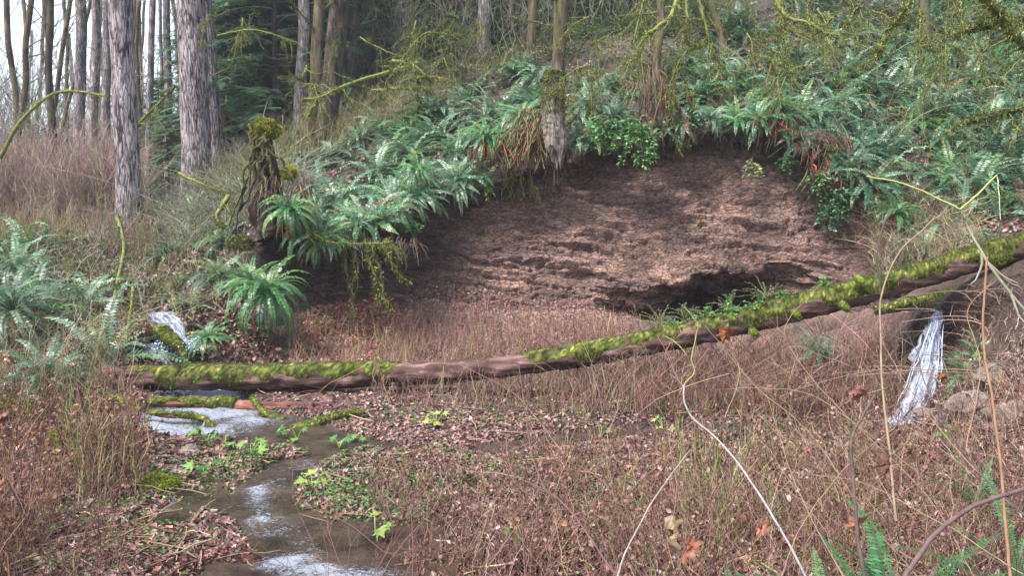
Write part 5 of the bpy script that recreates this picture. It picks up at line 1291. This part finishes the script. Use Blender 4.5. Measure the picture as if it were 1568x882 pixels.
for u, Y, k, s in [(235, 60, 0, .6), (60, 70, 0, .55), (-60, 55, 1, .6), (150, 80, 0, .5), (215, 45, 2, .5), (0, 85, 0, .6), (290, 62, 0, .8)]:
    conifer(u, Y, k, s, 'distant pale evergreen behind the left plateau', 'distant evergreens at left')

for u, Y, k, s in [(930, 31, 1, .6), (1010, 30, 1, .5), (1080, 33, 0, .6), (880, 29, 1, .5), (1150, 34, 0, .6)]:
    conifer(u, Y, k, s, 'evergreen on the hill crest above the cliff', 'evergreens above the cliff')

for u, Y, k, s in [(348, 26.5, 1, .9), (470, 28, 1, .9), (545, 29, 1, .8), (610, 31, 1, .8), (690, 31, 1, .7), (385, 33, 1, 1.1), (770, 31, 1, .7), (245, 33, 1, .55), (210, 40, 1, .6)]:
    conifer(u, Y, k, s, 'lighter green evergreen with drooping boughs in the woods beyond the crest', 'lighter evergreens beyond the crest')
# far wood: uncountable bare crowns and undergrowth
mb = MB(); k = 2600; uu = RG.uniform(-500, 360, k); YY = RG.uniform(35, 110, k); pp = P(uu, 318, YY); pp[:, 2] = np.minimum(pp[:, 2], 4.5)
stems(mb, pp, RG.uniform(3, 9, k), np.full(k, .035), [(.2, .17, .15), (.16, .15, .12), (.14, .16, .1)], lean=.2, ntw=8, n=8, twl=.5, wig=.08)
tag(mb.build('far_wood', M['twig']), 'hazy tangle of far leafless undergrowth behind the left plateau', None, None, 'stuff')
mb = MB(); k = 1500; uu = RG.uniform(330, 1000, k); YY = RG.uniform(27, 45, k); pp = P(uu, 200, YY); pp[:, 2] = [drop(a, b) for a, b in zip(pp[:, 0], pp[:, 1])]
stems(mb, pp, RG.uniform(1.5, 4.5, k), np.full(k, .018), [(.16, .15, .1), (.12, .12, .07)], lean=.3, ntw=8, n=8, twl=.5, wig=.1)
tag(mb.build('undergrowth', M['twig']), 'dim leafless undergrowth beyond the crest', None, None, 'stuff')

# ------------------------------------------------------------------ MOSSY BRANCHES hanging over the slopes
def mossy_bough(pts, r, label, side=8, sl=.6, cols=None, fz=500, name='mossy_branch', green=(.16, .17, .05)):
    pts = np.array([P(*a) for a in pts]); n = 28; c = spline(pts, n) + np.cumsum(RG.normal(0, .006, (n, 3)), 0)
    root = empty(name, c[0]); mb = MB(); rr = r * np.linspace(1, .4, n); tubes(mb, c, rr, 7, green)
    f = MB(); m = fz; i = RG.integers(0, n, m); dd = nrm(RG.normal(0, 1, (m, 3)))
    fuzz(f, c[i] + RG.normal(0, .02, (m, 3)) + dd * rr[i][:, None] * .8, dd, RG.uniform(.03, .08, m), RG.uniform(.008, .016, m), .8, None if cols is None else pick(cols, m))
    if side:
        i = RG.integers(3, n, side); t = nrm(np.gradient(c, axis=0))[i]; d = nrm(t * .6 + RG.normal(0, .6, (side, 3)) + np.array([0, 0, -.25])) * (sl * RG.uniform(.3, 1, side))[:, None]
        s = np.linspace(0, 1, 9)[None, :, None]; p = c[i][:, None] + d[:, None] * s + np.cumsum(RG.normal(0, .02, (side, 9, 3)), 1) * s * 2 - np.array([0, 0, .15]) * s ** 2 * sl
        tubes(mb, p, (rr[i] * .45)[:, None] * np.linspace(1, .35, 9)[None], 4, green)
        m = side * 60; I = RG.integers(0, side, m); J = RG.integers(0, 9, m); dd = nrm(RG.normal(0, 1, (m, 3)))
        fuzz(f, p[I, J] + RG.normal(0, .025, (m, 3)), dd, RG.uniform(.02, .07, m), RG.uniform(.006, .012, m), 1., None if cols is None else pick(cols, m))
    mb.build('limb', M['twig'], root).location = -Vector(c[0]); f.build('moss', M['moss'], root).location = -Vector(c[0])
    return tag(root, label, 'branch')
YM = [(.22, .24, .05), (.14, .17, .04), (.29, .29, .08), (.10, .10, .04)]
mossy_bough([(640, 95, 19), (600, 108, 18), (560, 118, 17.5), (525, 132, 17), (492, 148, 16.5), (468, 152, 16.4)], .05, 'bright mossy limb sloping down left of centre to a knobby tip', 10, .7, YM, 900)
mossy_bough([(490, 150, 16.5), (476, 165, 16.4), (468, 178, 16.3)], .03, 'short drooping mossy fork below the knobby tip', 6, .4, YM, 300)
mossy_bough([(600, 92, 18), (628, 100, 17.6), (650, 122, 17.3), (655, 140, 17.2)], .035, 'mossy arch sagging over the ferns left of centre', 14, .6, YM, 600)
mossy_bough([(570, 137, 17), (600, 137, 16.8), (632, 138, 16.7)], .03, 'low horizontal mossy limb resting on the ferns', 12, .5, YM, 500)
mossy_bough([(640, 118, 17.3), (665, 118, 17.2), (682, 124, 17)], .025, 'short horizontal mossy twig right of the mossy arch', 6, .4, YM, 300)
mossy_bough([(1040, -10, 13.5), (1030, 20, 13.3), (1010, 42, 13.2), (985, 60, 13.1), (978, 85, 13.0), (960, 98, 13)], .045, 'bright yellow green branch zigzagging down above the cliff centre', 10, .5, YM, 1100)
mossy_bough([(1050, -10, 13.8), (1052, 30, 13.7), (1056, 60, 13.6), (1075, 68, 13.5)], .035, 'bright mossy branch hanging right of the zigzag one', 10, .6, YM, 700)
mossy_bough([(1065, -10, 14), (1080, 40, 13.9), (1090, 75, 13.8), (1105, 110, 13.7)], .035, 'drooping mossy branch over the ferns right of the zigzag one', 14, .7, None, 700)
mossy_bough([(1180, -10, 13), (1205, 22, 12.8), (1240, 30, 12.6), (1262, 45, 12.5), (1285, 50, 12.4)], .035, 'mossy branch reaching right across the upper fern slope', 12, .6, YM, 800)
mossy_bough([(1400, -10, 9.5), (1380, 25, 9.4), (1360, 50, 9.3), (1340, 78, 9.2)], .022, 'dark mossy branch slanting down at upper right', 14, .35, None, 700)
mossy_bough([(1600, 140, 8.6), (1560, 165, 8.5), (1530, 172, 8.5), (1490, 180, 8.4)], .016, 'thin mossy branch entering from the right edge', 12, .35, None, 500)
mossy_bough([(1600, 20, 9), (1550, 30, 9), (1500, 35, 9), (1470, 50, 9)], .02, 'mossy twiggy branch in the upper right corner', 22, .5, None, 900)
mossy_bough([(1600, 90, 8.8), (1560, 60, 8.8), (1530, 20, 8.8), (1500, -10, 8.8)], .025, 'curving mossy branch crossing the upper right corner', 22, .5, None, 900)
mossy_bough([(0, 240, 17), (30, 190, 16.8), (70, 150, 16.6), (110, 138, 16.4), (165, 146, 16.2)], .045, 'long arched mossy limb reaching to the foremost fir from the left', 4, .4, YM, 900)
mossy_bough([(205, 200, 18.6), (225, 175, 18.5), (250, 150, 18.4), (268, 128, 18.3)], .04, 'crooked dark limb rising right of the foremost fir', 10, .7, None, 700)
mossy_bough([(275, 265, 15.5), (305, 278, 15.2), (340, 290, 15.2)], .03, 'yellow green limb poking from the olive brush', 8, .5, YM, 300)
mossy_bough([(350, 300, 14.2), (330, 330, 13.9), (340, 350, 13.8)], .05, 'mossy root trailing left from the yellow mossy stump', 6, .4, None, 500)
mossy_bough([(430, 320, 13.6), (470, 350, 13.4), (520, 372, 13.3), (600, 372, 13.3)], .02, 'thin mossy branch fanning out over the root ledge', 26, .6, None, 700)
mossy_bough([(205, 440, 12.5), (200, 490, 12.2), (190, 540, 11.9), (170, 590, 11.3)], .03, 'mossy branch hanging down left of the left cascade', 10, .5, None, 600)
mossy_bough([(180, 330, 14.5), (190, 375, 14.2), (178, 440, 13.5), (165, 500, 12.8)], .04, 'mossy upright snag below the foremost fir', 8, .4, None, 700)
for i in range(38):
    u = RG.uniform(880, 1560); v = RG.uniform(-20, 110); Y = RG.uniform(14, 17.5)
    du = RG.normal(0, 45)
    mossy_bough([(u, v, Y), (u + du * .5, v + RG.uniform(5, 35), Y - .2), (u + du, v + RG.uniform(35, 90), Y - .4)], RG.uniform(.012, .028), 'thin drooping mossy branch over the upper right ferns', 12, .7, None, 260)['group'] = 'drooping mossy branches over the fern slope'
for i in range(18):
    u = RG.uniform(330, 860); v = RG.uniform(0, 170); Y = RG.uniform(17, 22)
    if v > 300 - (u - 330) * .4: continue
    du = RG.normal(0, 50)
    mossy_bough([(u, v, Y), (u + du * .5, v + RG.uniform(-10, 25), Y - .2), (u + du, v + RG.uniform(5, 60), Y - .4)], RG.uniform(.015, .03), 'thin mossy branch tangled over the left crest', 12, .8, None, 220)['group'] = 'mossy branches over the left crest'

# ------------------------------------------------------------------ FOREGROUND TWIGS, STEMS AND LEAVES
def twig(name, pts, r0, r1, col, label, cat='twig', k=7, side=0, sl=.2, scol=None, jit=.002):
    p = np.array([P(*a) for a in pts]); n = 12 * len(pts); c = spline(p, n) + np.cumsum(RG.normal(0, jit, (n, 3)), 0) * .3
    mb = MB(); cc = np.clip(np.array(col) * (1 + fnoise(np.stack([np.arange(n) * .3, np.full(n, r0 * 999), np.zeros(n)], -1), 1., 3)[:, None] * .35), 0, 1)
    tubes(mb, c, .78 * (r0 + (r1 - r0) * np.linspace(0, 1, n)), k, np.repeat(cc, k, 0))
    if side:
        i = RG.integers(2, n, side); t = nrm(np.gradient(c, axis=0))[i]; d = nrm(t + RG.normal(0, .5, (side, 3))) * (sl * RG.uniform(.3, 1, side))[:, None]
        s = np.linspace(0, 1, 7)[None, :, None]; q = c[i][:, None] + d[:, None] * s + np.cumsum(RG.normal(0, .006, (side, 7, 3)), 1) * s
        tubes(mb, q, np.full((side, 1), r1 * .8) * np.linspace(1, .4, 7), 4, scol or col)
    o = mb.build(name, M['twig']); return tag(o, label, cat)
GW = (.25, .22, .22)
twig('bare_stem', [(1237, 890, 2.6), (1195, 810, 2.75), (1140, 722, 2.95), (1098, 670, 3.1), (1062, 640, 3.2), (1047, 612, 3.25), (1048, 588, 3.3)], .0065, .0045, GW, 'long pale grey bent stem rising from bottom right to a kink', 'stem')
twig('green_shoot', [(1048, 588, 3.3), (1062, 570, 3.32), (1058, 548, 3.33), (1065, 515, 3.35), (1066, 495, 3.35), (1045, 470, 3.36)], .003, .0025, (.24, .3, .08), 'thin yellow green shoot on top of the pale grey bent stem', 'shoot')
twig('green_shoot', [(1052, 545, 3.33), (1040, 528, 3.33), (1018, 515, 3.33)], .0025, .004, (.24, .31, .08), 'short green side bud beside the yellow green shoot', 'shoot')
twig('bare_stem', [(944, 890, 2.5), (958, 850, 2.6), (990, 785, 2.75), (1022, 735, 2.9), (1056, 690, 3.1)], .005, .003, (.24, .2, .17), 'pale stem curving up from the bottom left of the grey bent stem', 'stem')
twig('bare_stem', [(1380, 900, 1.9), (1400, 865, 1.92), (1440, 815, 1.98), (1500, 775, 2.05), (1590, 745, 2.15)], .009, .0075, (.10, .065, .06), 'thick dark stem arching out of the bottom right corner', 'stem', 9)
twig('bare_stem', [(1325, 900, 2.4), (1312, 810, 2.45), (1306, 730, 2.5), (1305, 680, 2.52), (1318, 640, 2.55), (1338, 605, 2.58)], .0085, .006, (.085, .06, .05), 'dark broken upright stem with a cut tip before the waterfall', 'stem', 9)
twig('bare_stem', [(1548, 900, 2.3), (1538, 800, 2.4), (1530, 700, 2.5), (1518, 600, 2.6), (1508, 540, 2.7), (1507, 470, 2.75), (1513, 395, 2.8)], .007, .005, (.2, .105, .06), 'tall orange brown stem near the right edge', 'stem')
FK = empty('forked_sapling', P(1471, 320, 3.0))
for pts_, a_, b_2, c_, sd_ in [([(1327, 270, 3.0), (1365, 276, 3.0), (1410, 290, 3.0), (1448, 308, 3.0), (1471, 320, 3.0)], .0035, .0055, (.36, .36, .12), 0), ([(1471, 320, 3.0), (1498, 297, 3.0), (1527, 269, 3.0)], .005, .004, (.32, .34, .11), 0),
                         ([(1471, 320, 3.0), (1482, 350, 3.0), (1500, 385, 2.95), (1530, 430, 2.9), (1590, 500, 2.85)], .005, .008, (.2, .19, .14), 6)]:
    o = twig('stem', pts_, a_, b_2, c_, None, None, side=sd_, sl=.15); o.parent = FK; o.location = -Vector(P(1471, 320, 3.0))
tag(FK, 'grey sapling at right with a bright yellow green forked and arching top', 'sapling')
twig('dry_stem', [(1527, 270, 3.0), (1531, 300, 3.0), (1533, 338, 3.0)], .0025, .0015, (.6, .58, .35), 'short straw hanging from the tip of the yellow green fork', 'stem')
twig('bare_stem', [(1372, 800, 3.6), (1362, 700, 3.9), (1350, 600, 4.2), (1347, 520, 4.4), (1348, 450, 4.5), (1375, 385, 4.6), (1412, 350, 4.7), (1430, 330, 4.7)], .009, .005, (.2, .145, .1), 'tan stem crossing in front of the log and bending right', 'stem', side=4, sl=.3)
twig('bare_stem', [(1348, 445, 4.5), (1343, 390, 4.5), (1355, 340, 4.5), (1372, 318, 4.5)], .006, .004, (.08, .07, .06), 'dark twig rising from the tan stem at the log', 'stem', side=5, sl=.25)
DKT = (.11, .06, .055)
twig('dark_twig', [(955, 900, 2.5), (915, 840, 2.6), (880, 790, 2.7), (845, 757, 2.8), (800, 733, 2.9)], .006, .003, DKT, 'dark twig slanting down to the bottom centre', 'twig', side=10, sl=.25)
twig('dark_twig', [(835, 752, 2.82), (815, 700, 2.95), (803, 640, 3.1), (792, 560, 3.3)], .004, .002, DKT, 'dark thin twig rising to the log at the centre', 'twig', side=4, sl=.2)
twig('dark_twig', [(805, 900, 2.7), (800, 820, 2.8), (795, 760, 2.85), (782, 722, 2.9), (762, 700, 3.0)], .004, .002, DKT, 'dark upright twig left of the slanting one at bottom centre', 'twig', side=6, sl=.2)
twig('dark_twig', [(800, 733, 2.9), (760, 724, 2.95), (715, 722, 3.0)], .0025, .0015, (.2, .15, .12), 'thin horizontal twig left of the slanting dark one', 'twig', side=3, sl=.1)
twig('dark_twig', [(632, 900, 2.6), (630, 820, 2.7), (622, 750, 2.8), (600, 700, 2.9)], .003, .0015, DKT, 'thin dark upright twig over the lower creek bank', 'twig', side=8, sl=.25)
twig('dark_twig', [(560, 900, 2.6), (590, 850, 2.7), (600, 800, 2.75), (575, 740, 2.9), (560, 690, 3.0)], .0025, .0015, DKT, 'thin crooked twig in front of the lower creek', 'twig', side=8, sl=.25)
twig('dark_twig', [(480, 790, 3.1), (530, 800, 3.0), (590, 845, 2.8), (630, 852, 2.8)], .002, .0015, DKT, 'fine dark twig arching over the creek shallows', 'twig', side=5, sl=.2)
TN = (.2, .135, .09)
for i, (pts, lab) in enumerate([([(1420, 900, 3), (1330, 790, 3.3), (1240, 660, 3.6), (1160, 590, 3.9), (1100, 520, 4.2)], 'long tan stem crossing the right thicket from bottom to log'),
     ([(1500, 900, 3), (1420, 760, 3.3), (1300, 640, 3.6), (1230, 560, 3.9), (1195, 500, 4.1)], 'tan stem slanting up left of the right waterfall'),
     ([(1300, 560, 4), (1200, 510, 4), (1260, 430, 4.2)], 'thin tan twig arching below the mossy hump'), ([(1275, 560, 4), (1280, 520, 4), (1300, 495, 4), (1360, 465, 4.1)], 'curved tan twig below the short mossy log'),
     ([(1400, 720, 3.4), (1300, 640, 3.5), (1240, 600, 3.6), (1160, 590, 3.7), (1095, 595, 3.8)], 'pale tan twig lying nearly level left of the waterfall'), ([(1600, 820, 2.6), (1500, 720, 2.9), (1400, 600, 3.3), (1350, 520, 3.6)], 'tan stem crossing in front of the waterfall foot'),
     ([(1480, 690, 3.3), (1500, 560, 3.6), (1480, 480, 3.8), (1510, 440, 3.9)], 'pale crooked twig right of the waterfall top'), ([(1300, 900, 2.8), (1220, 740, 3.2), (1180, 600, 3.5)], 'tan stem rising in the middle of the right thicket'),
     ([(1568, 880, 2.6), (1440, 800, 2.9), (1330, 740, 3.2), (1220, 720, 3.5)], 'low tan twig crossing the lower right'), ([(1190, 900, 2.8), (1230, 800, 3), (1290, 720, 3.2), (1370, 650, 3.4)], 'tan stem leaning right under the waterfall'),
     ([(860, 690, 5), (820, 640, 5.2), (780, 600, 5.4), (700, 560, 5.6)], 'fine tan twig slanting before the middle of the log'), ([(560, 560, 6), (500, 590, 5.8), (460, 640, 5.6)], 'fine arched twig over the bare reddish log'),
     ([(1110, 640, 4), (1130, 560, 4.2), (1080, 500, 4.4)], 'fine tan twig before the underside of the log')]):
    twig('tan_stem', pts, .0036, .0014, TN, lab, 'stem', side=6, sl=.3, jit=.004)
twig('dark_twig', [(1568, 790, 2.6), (1480, 700, 2.8), (1420, 590, 3.0), (1400, 530, 3.2), (1330, 500, 3.4)], .004, .002, (.07, .055, .06), 'dark twig crossing the right waterfall', 'twig', side=8, sl=.25)
# loose fine twigs near the camera
mb = MB(); k = 260; uu = np.concatenate([RG.uniform(960, 1620, 190), RG.uniform(420, 960, 70)]); YY = RG.uniform(2.6, 4.6, k); pp = P(uu, 900 + 0 * uu, YY); pp[:, 2] = np.array([max(drop(a, b, 2), .0) for a, b in zip(pp[:, 0], pp[:, 1])])
stems(mb, pp, RG.uniform(.35, 1.0, k), RG.uniform(.0012, .0026, k), TAN[:2] + BRN + BRN + BRN, lean=.7, ntw=5, n=10, twl=.45, wig=.10, curve=.6)
tag(mb.build('fine_twigs', M['twig']), 'fine bare twigs growing close to the camera along the bottom', None, None, 'stuff')
mb = MB(); k = 90; uu = RG.uniform(-80, 200, k); YY = RG.uniform(3.4, 5.2, k); pp = P(uu, 900 + 0 * uu, YY); pp[:, 2] = np.array([max(drop(a, b, 2), .0) for a, b in zip(pp[:, 0], pp[:, 1])])
stems(mb, pp, RG.uniform(.4, 1.2, k), RG.uniform(.0015, .003, k), BRN, lean=.35, ntw=6, n=10, twl=.45, wig=.08, curve=.6)
tag(mb.build('fine_twigs', M['twig']), 'fine brown twigs at the bottom left corner', None, None, 'stuff')
# curled dead leaves on the stems
def dead_leaf(u, v, Y, s, label, col=(.28, .12, .06), n=1):
    p = P(u, v, Y); mb = MB()
    th = np.linspace(0, 2 * math.pi, 49)[:-1]; lob = [(0, 1.0, .20), (.95, .85, .17), (-.95, .85, .17), (1.9, .55, .2), (-1.9, .55, .2)]
    rr_ = .62 + np.max([A_ * np.exp(-((np.angle(np.exp(1j * (th - t0)))) / w0) ** 2) for t0, A_, w0 in lob], 0) * .3 + .05 * np.sin(th * 11)
    V = [np.array([0, 0, 0])]
    for ri in (.25, .5, .75, 1.0):
        x = rr_ * np.cos(th) * ri; y = rr_ * np.sin(th) * ri
        V += list(np.stack([y, 1.0 * np.abs(y) ** 1.4 + .3 * np.sin(x * 3 + u) * ri + .10 * np.sin(y * 8 + v), -x - .15], -1))
    V = np.array(V); V *= np.array([.75, 1, 1]); V += .13 * np.stack([fnoise(V, 2.6, 3, k * 3. + u) for k in range(3)], -1)
    idx = (np.arange(4 * 48) + 1).reshape(4, 48); Q = np.stack([idx[:-1], np.roll(idx[:-1], -1, 1), np.roll(idx[1:], -1, 1), idx[1:]], -1).reshape(-1, 4)
    T = [(0, i + 1, (i + 1) % 48 + 1) for i in range(48)]; g2 = len(V); col = np.array(col) * .55
    for i in range(n):
        a = RG.uniform(-1, 1) * 1.2; rz = np.array([[math.cos(a), -math.sin(a), 0], [math.sin(a), math.cos(a), 0], [0, 0, 1]]); b = RG.normal(0, .7)
        rx = np.array([[math.cos(b), 0, -math.sin(b)], [0, 1, 0], [math.sin(b), 0, math.cos(b)]])
        mb.add((V * s * .72 * RG.uniform(.7, 1.1)) @ (rz @ rx).T + RG.normal(0, s * .9, 3) * (i > 0), Q, T, np.clip(np.array(col) * RG.uniform(.6, 1.2), 0, 1) * (1 + .35 * fnoise(V, 4., 3, i * 5.)[:, None]))
    o = mb.build('dead_leaf', M['litter']); o.location = p; tag(o, label, 'leaf')
for a in [(1022, 810, 2.6, .10, 'large tan curled leaf hanging at the bottom right of centre', (.34, .22, .10), 1), (1052, 835, 2.55, .08, 'rust leaf just right of the large tan curled leaf', (.3, .11, .05), 1), (1165, 805, 2.6, .085, 'rust leaf beside the grey bent stem', (.34, .13, .07), 1),
          (1362, 705, 2.6, .11, 'large rust leaf below the right waterfall', (.30, .12, .07), 1), (1320, 800, 2.5, .08, 'rust leaf on the dark upright stem', (.36, .13, .06), 1),
          (1310, 600, 3.2, .10, 'red brown leaf left of the right waterfall', (.30, .12, .08), 1), (1112, 508, 4.2, .10, 'rusty leaf stuck on the side of the mossy log', (.33, .12, .06), 1), (850, 650, 3.4, .05, 'small olive leaf hanging before the centre stems', (.2, .15, .06), 1),
          (716, 735, 3.0, .07, 'olive brown drooping leaf over the middle flat', (.2, .15, .06), 1), (1395, 690, 2.7, .05, 'small rust leaf right of the large rust leaf', (.34, .16, .09), 1), (1445, 577, 3.2, .04, 'small orange leaf right of the waterfall', (.5, .2, .05), 1),
          (225, 500, 9, .16, 'rust leaf caught in twigs above the left cascade', (.3, .13, .07), 1), (15, 545, 7.5, .14, 'orange brown leaf at the far left edge', (.38, .16, .08), 1), (170, 745, 5.5, .09, 'rust leaf in the lower left thicket', (.36, .16, .1), 1), (128, 770, 5.2, .1, 'pinkish brown leaf in the lower left thicket', (.3, .14, .1), 1),
          (215, 607, 8.4, .13, 'brown leaf hanging before the left part of the log', (.3, .15, .1), 1), (5, 640, 5.4, .12, 'orange leaf at the left edge under the log', (.4, .18, .1), 1)]: dead_leaf(*a)
# near ferns
def near_fern(u, v, Y, s, label, seed, nf=7, e0=(25, 75), tilt=.0):
    p = P(u, v, Y); z = max(0.05, drop(p[0], p[1], 2))
    me = fern_mb(nf, .75, 44, 1.0, e0, .075, [(.035, .12, .04), (.05, .15, .05), (.07, .17, .06)], seed).mesh('fern', M['leaf_matte'])
    place_fern((p[0], p[1], max(z, p[2] - .35)), (0, 0, 1), s, label, None, me, False, tilt)
near_fern(1270, 900, 2.9, .85, 'bright green fern at the bottom edge right of the grey bent stem', 201, 12, (25, 80))
near_fern(1365, 890, 2.8, 1.0, 'upright bright green fern beside the dark thick stem', 202, 8, (60, 88))
near_fern(1110, 905, 2.9, .85, 'small bright green fern at the bottom edge left of the grey bent stem', 203, 9)
near_fern(1560, 800, 3.2, .8, 'small fern at the right edge low in the frame', 204, 8)
near_fern(1500, 700, 4.2, .6, 'pale fern sprig among rocks at right', 205, 8)
HAZE = .001
# ------------------------------------------------------------------ haze (real air)
zt = max((o.matrix_world @ Vector(c)).z for o in sc.objects if o.type == 'MESH' for c in o.bound_box) if False else 62.0
hm, hnt, hout = mat_new('haze_air'); pv = hnt.nodes.new('ShaderNodeVolumePrincipled')
pv.inputs['Color'].default_value = (.86, .9, 1, 1); pv.inputs['Density'].default_value = HAZE; pv.inputs['Anisotropy'].default_value = .2
hnt.links.new(pv.outputs[0], hout.inputs['Volume'])
if HAZE > 0:
    mb = MB(); X0, X1, Y0, Y1, Z0, Z1 = -400, 400, -30, 260, -1.6, zt
    V = [(x, y, z) for x in (X0, X1) for y in (Y0, Y1) for z in (Z0, Z1)]
    mb.add(V, [(0, 1, 3, 2), (4, 6, 7, 5), (0, 4, 5, 1), (2, 3, 7, 6), (0, 2, 6, 4), (1, 5, 7, 3)])
    tag(mb.build('haze', hm, smooth=False), 'pale damp air between the trees', None, None, 'stuff')
# ------------------------------------------------------------------ camera, light, world
cam = bpy.data.cameras.new('camera'); co_ = bpy.data.objects.new('camera', cam); COL.objects.link(co_)
cam.sensor_width = 36; cam.lens = 36 * F / 1568; cam.clip_end = 2000; cam.clip_start = .05
co_.location = (0, 0, CAMZ); co_.rotation_euler = (math.pi / 2 - PIT, 0, 0)
sc.camera = co_
SUN_EL, SUN_AZ = 58, 200
sl = bpy.data.lights.new('sun', 'SUN'); sl.energy = 1.5; sl.angle = R(12); sl.color = (1, .97, .93)
so = bpy.data.objects.new('sun', sl); COL.objects.link(so)
so.rotation_euler = (R(90 - SUN_EL), 0, R(-50))
w = bpy.data.worlds.new('World'); sc.world = w; w.use_nodes = True
nt = w.node_tree; nt.nodes.clear()
o_ = nt.nodes.new('ShaderNodeOutputWorld'); b_ = nt.nodes.new('ShaderNodeBackground')
sk = nt.nodes.new('ShaderNodeTexSky'); sk.sky_type = 'NISHITA'; sk.sun_disc = False
sk.sun_elevation = R(SUN_EL); sk.sun_rotation = R(230); sk.air_density = 1.0; sk.dust_density = 1.5; sk.ozone_density = 1
hs = nt.nodes.new('ShaderNodeHueSaturation'); hs.inputs['Saturation'].default_value = .6
nt.links.new(sk.outputs[0], hs.inputs['Color']); nt.links.new(hs.outputs[0], b_.inputs[0])
b_.inputs[1].default_value = .08; nt.links.new(b_.outputs[0], o_.inputs[0])
vs = sc.view_settings; vs.view_transform = 'Standard'; vs.look = 'None'; vs.exposure = EXPO; vs.gamma = 1; vs.use_curve_mapping = False
sc.cycles.max_bounces = 6; sc.cycles.diffuse_bounces = 3; sc.cycles.glossy_bounces = 2; sc.cycles.transmission_bounces = 3; sc.cycles.transparent_max_bounces = 8
sc.cycles.caustics_reflective = False; sc.cycles.caustics_refractive = False
sc.cycles.use_denoising = True
print('TOTAL faces', sum(len(o.data.polygons) for o in sc.objects if o.type == 'MESH'), 'objects', len(sc.objects))
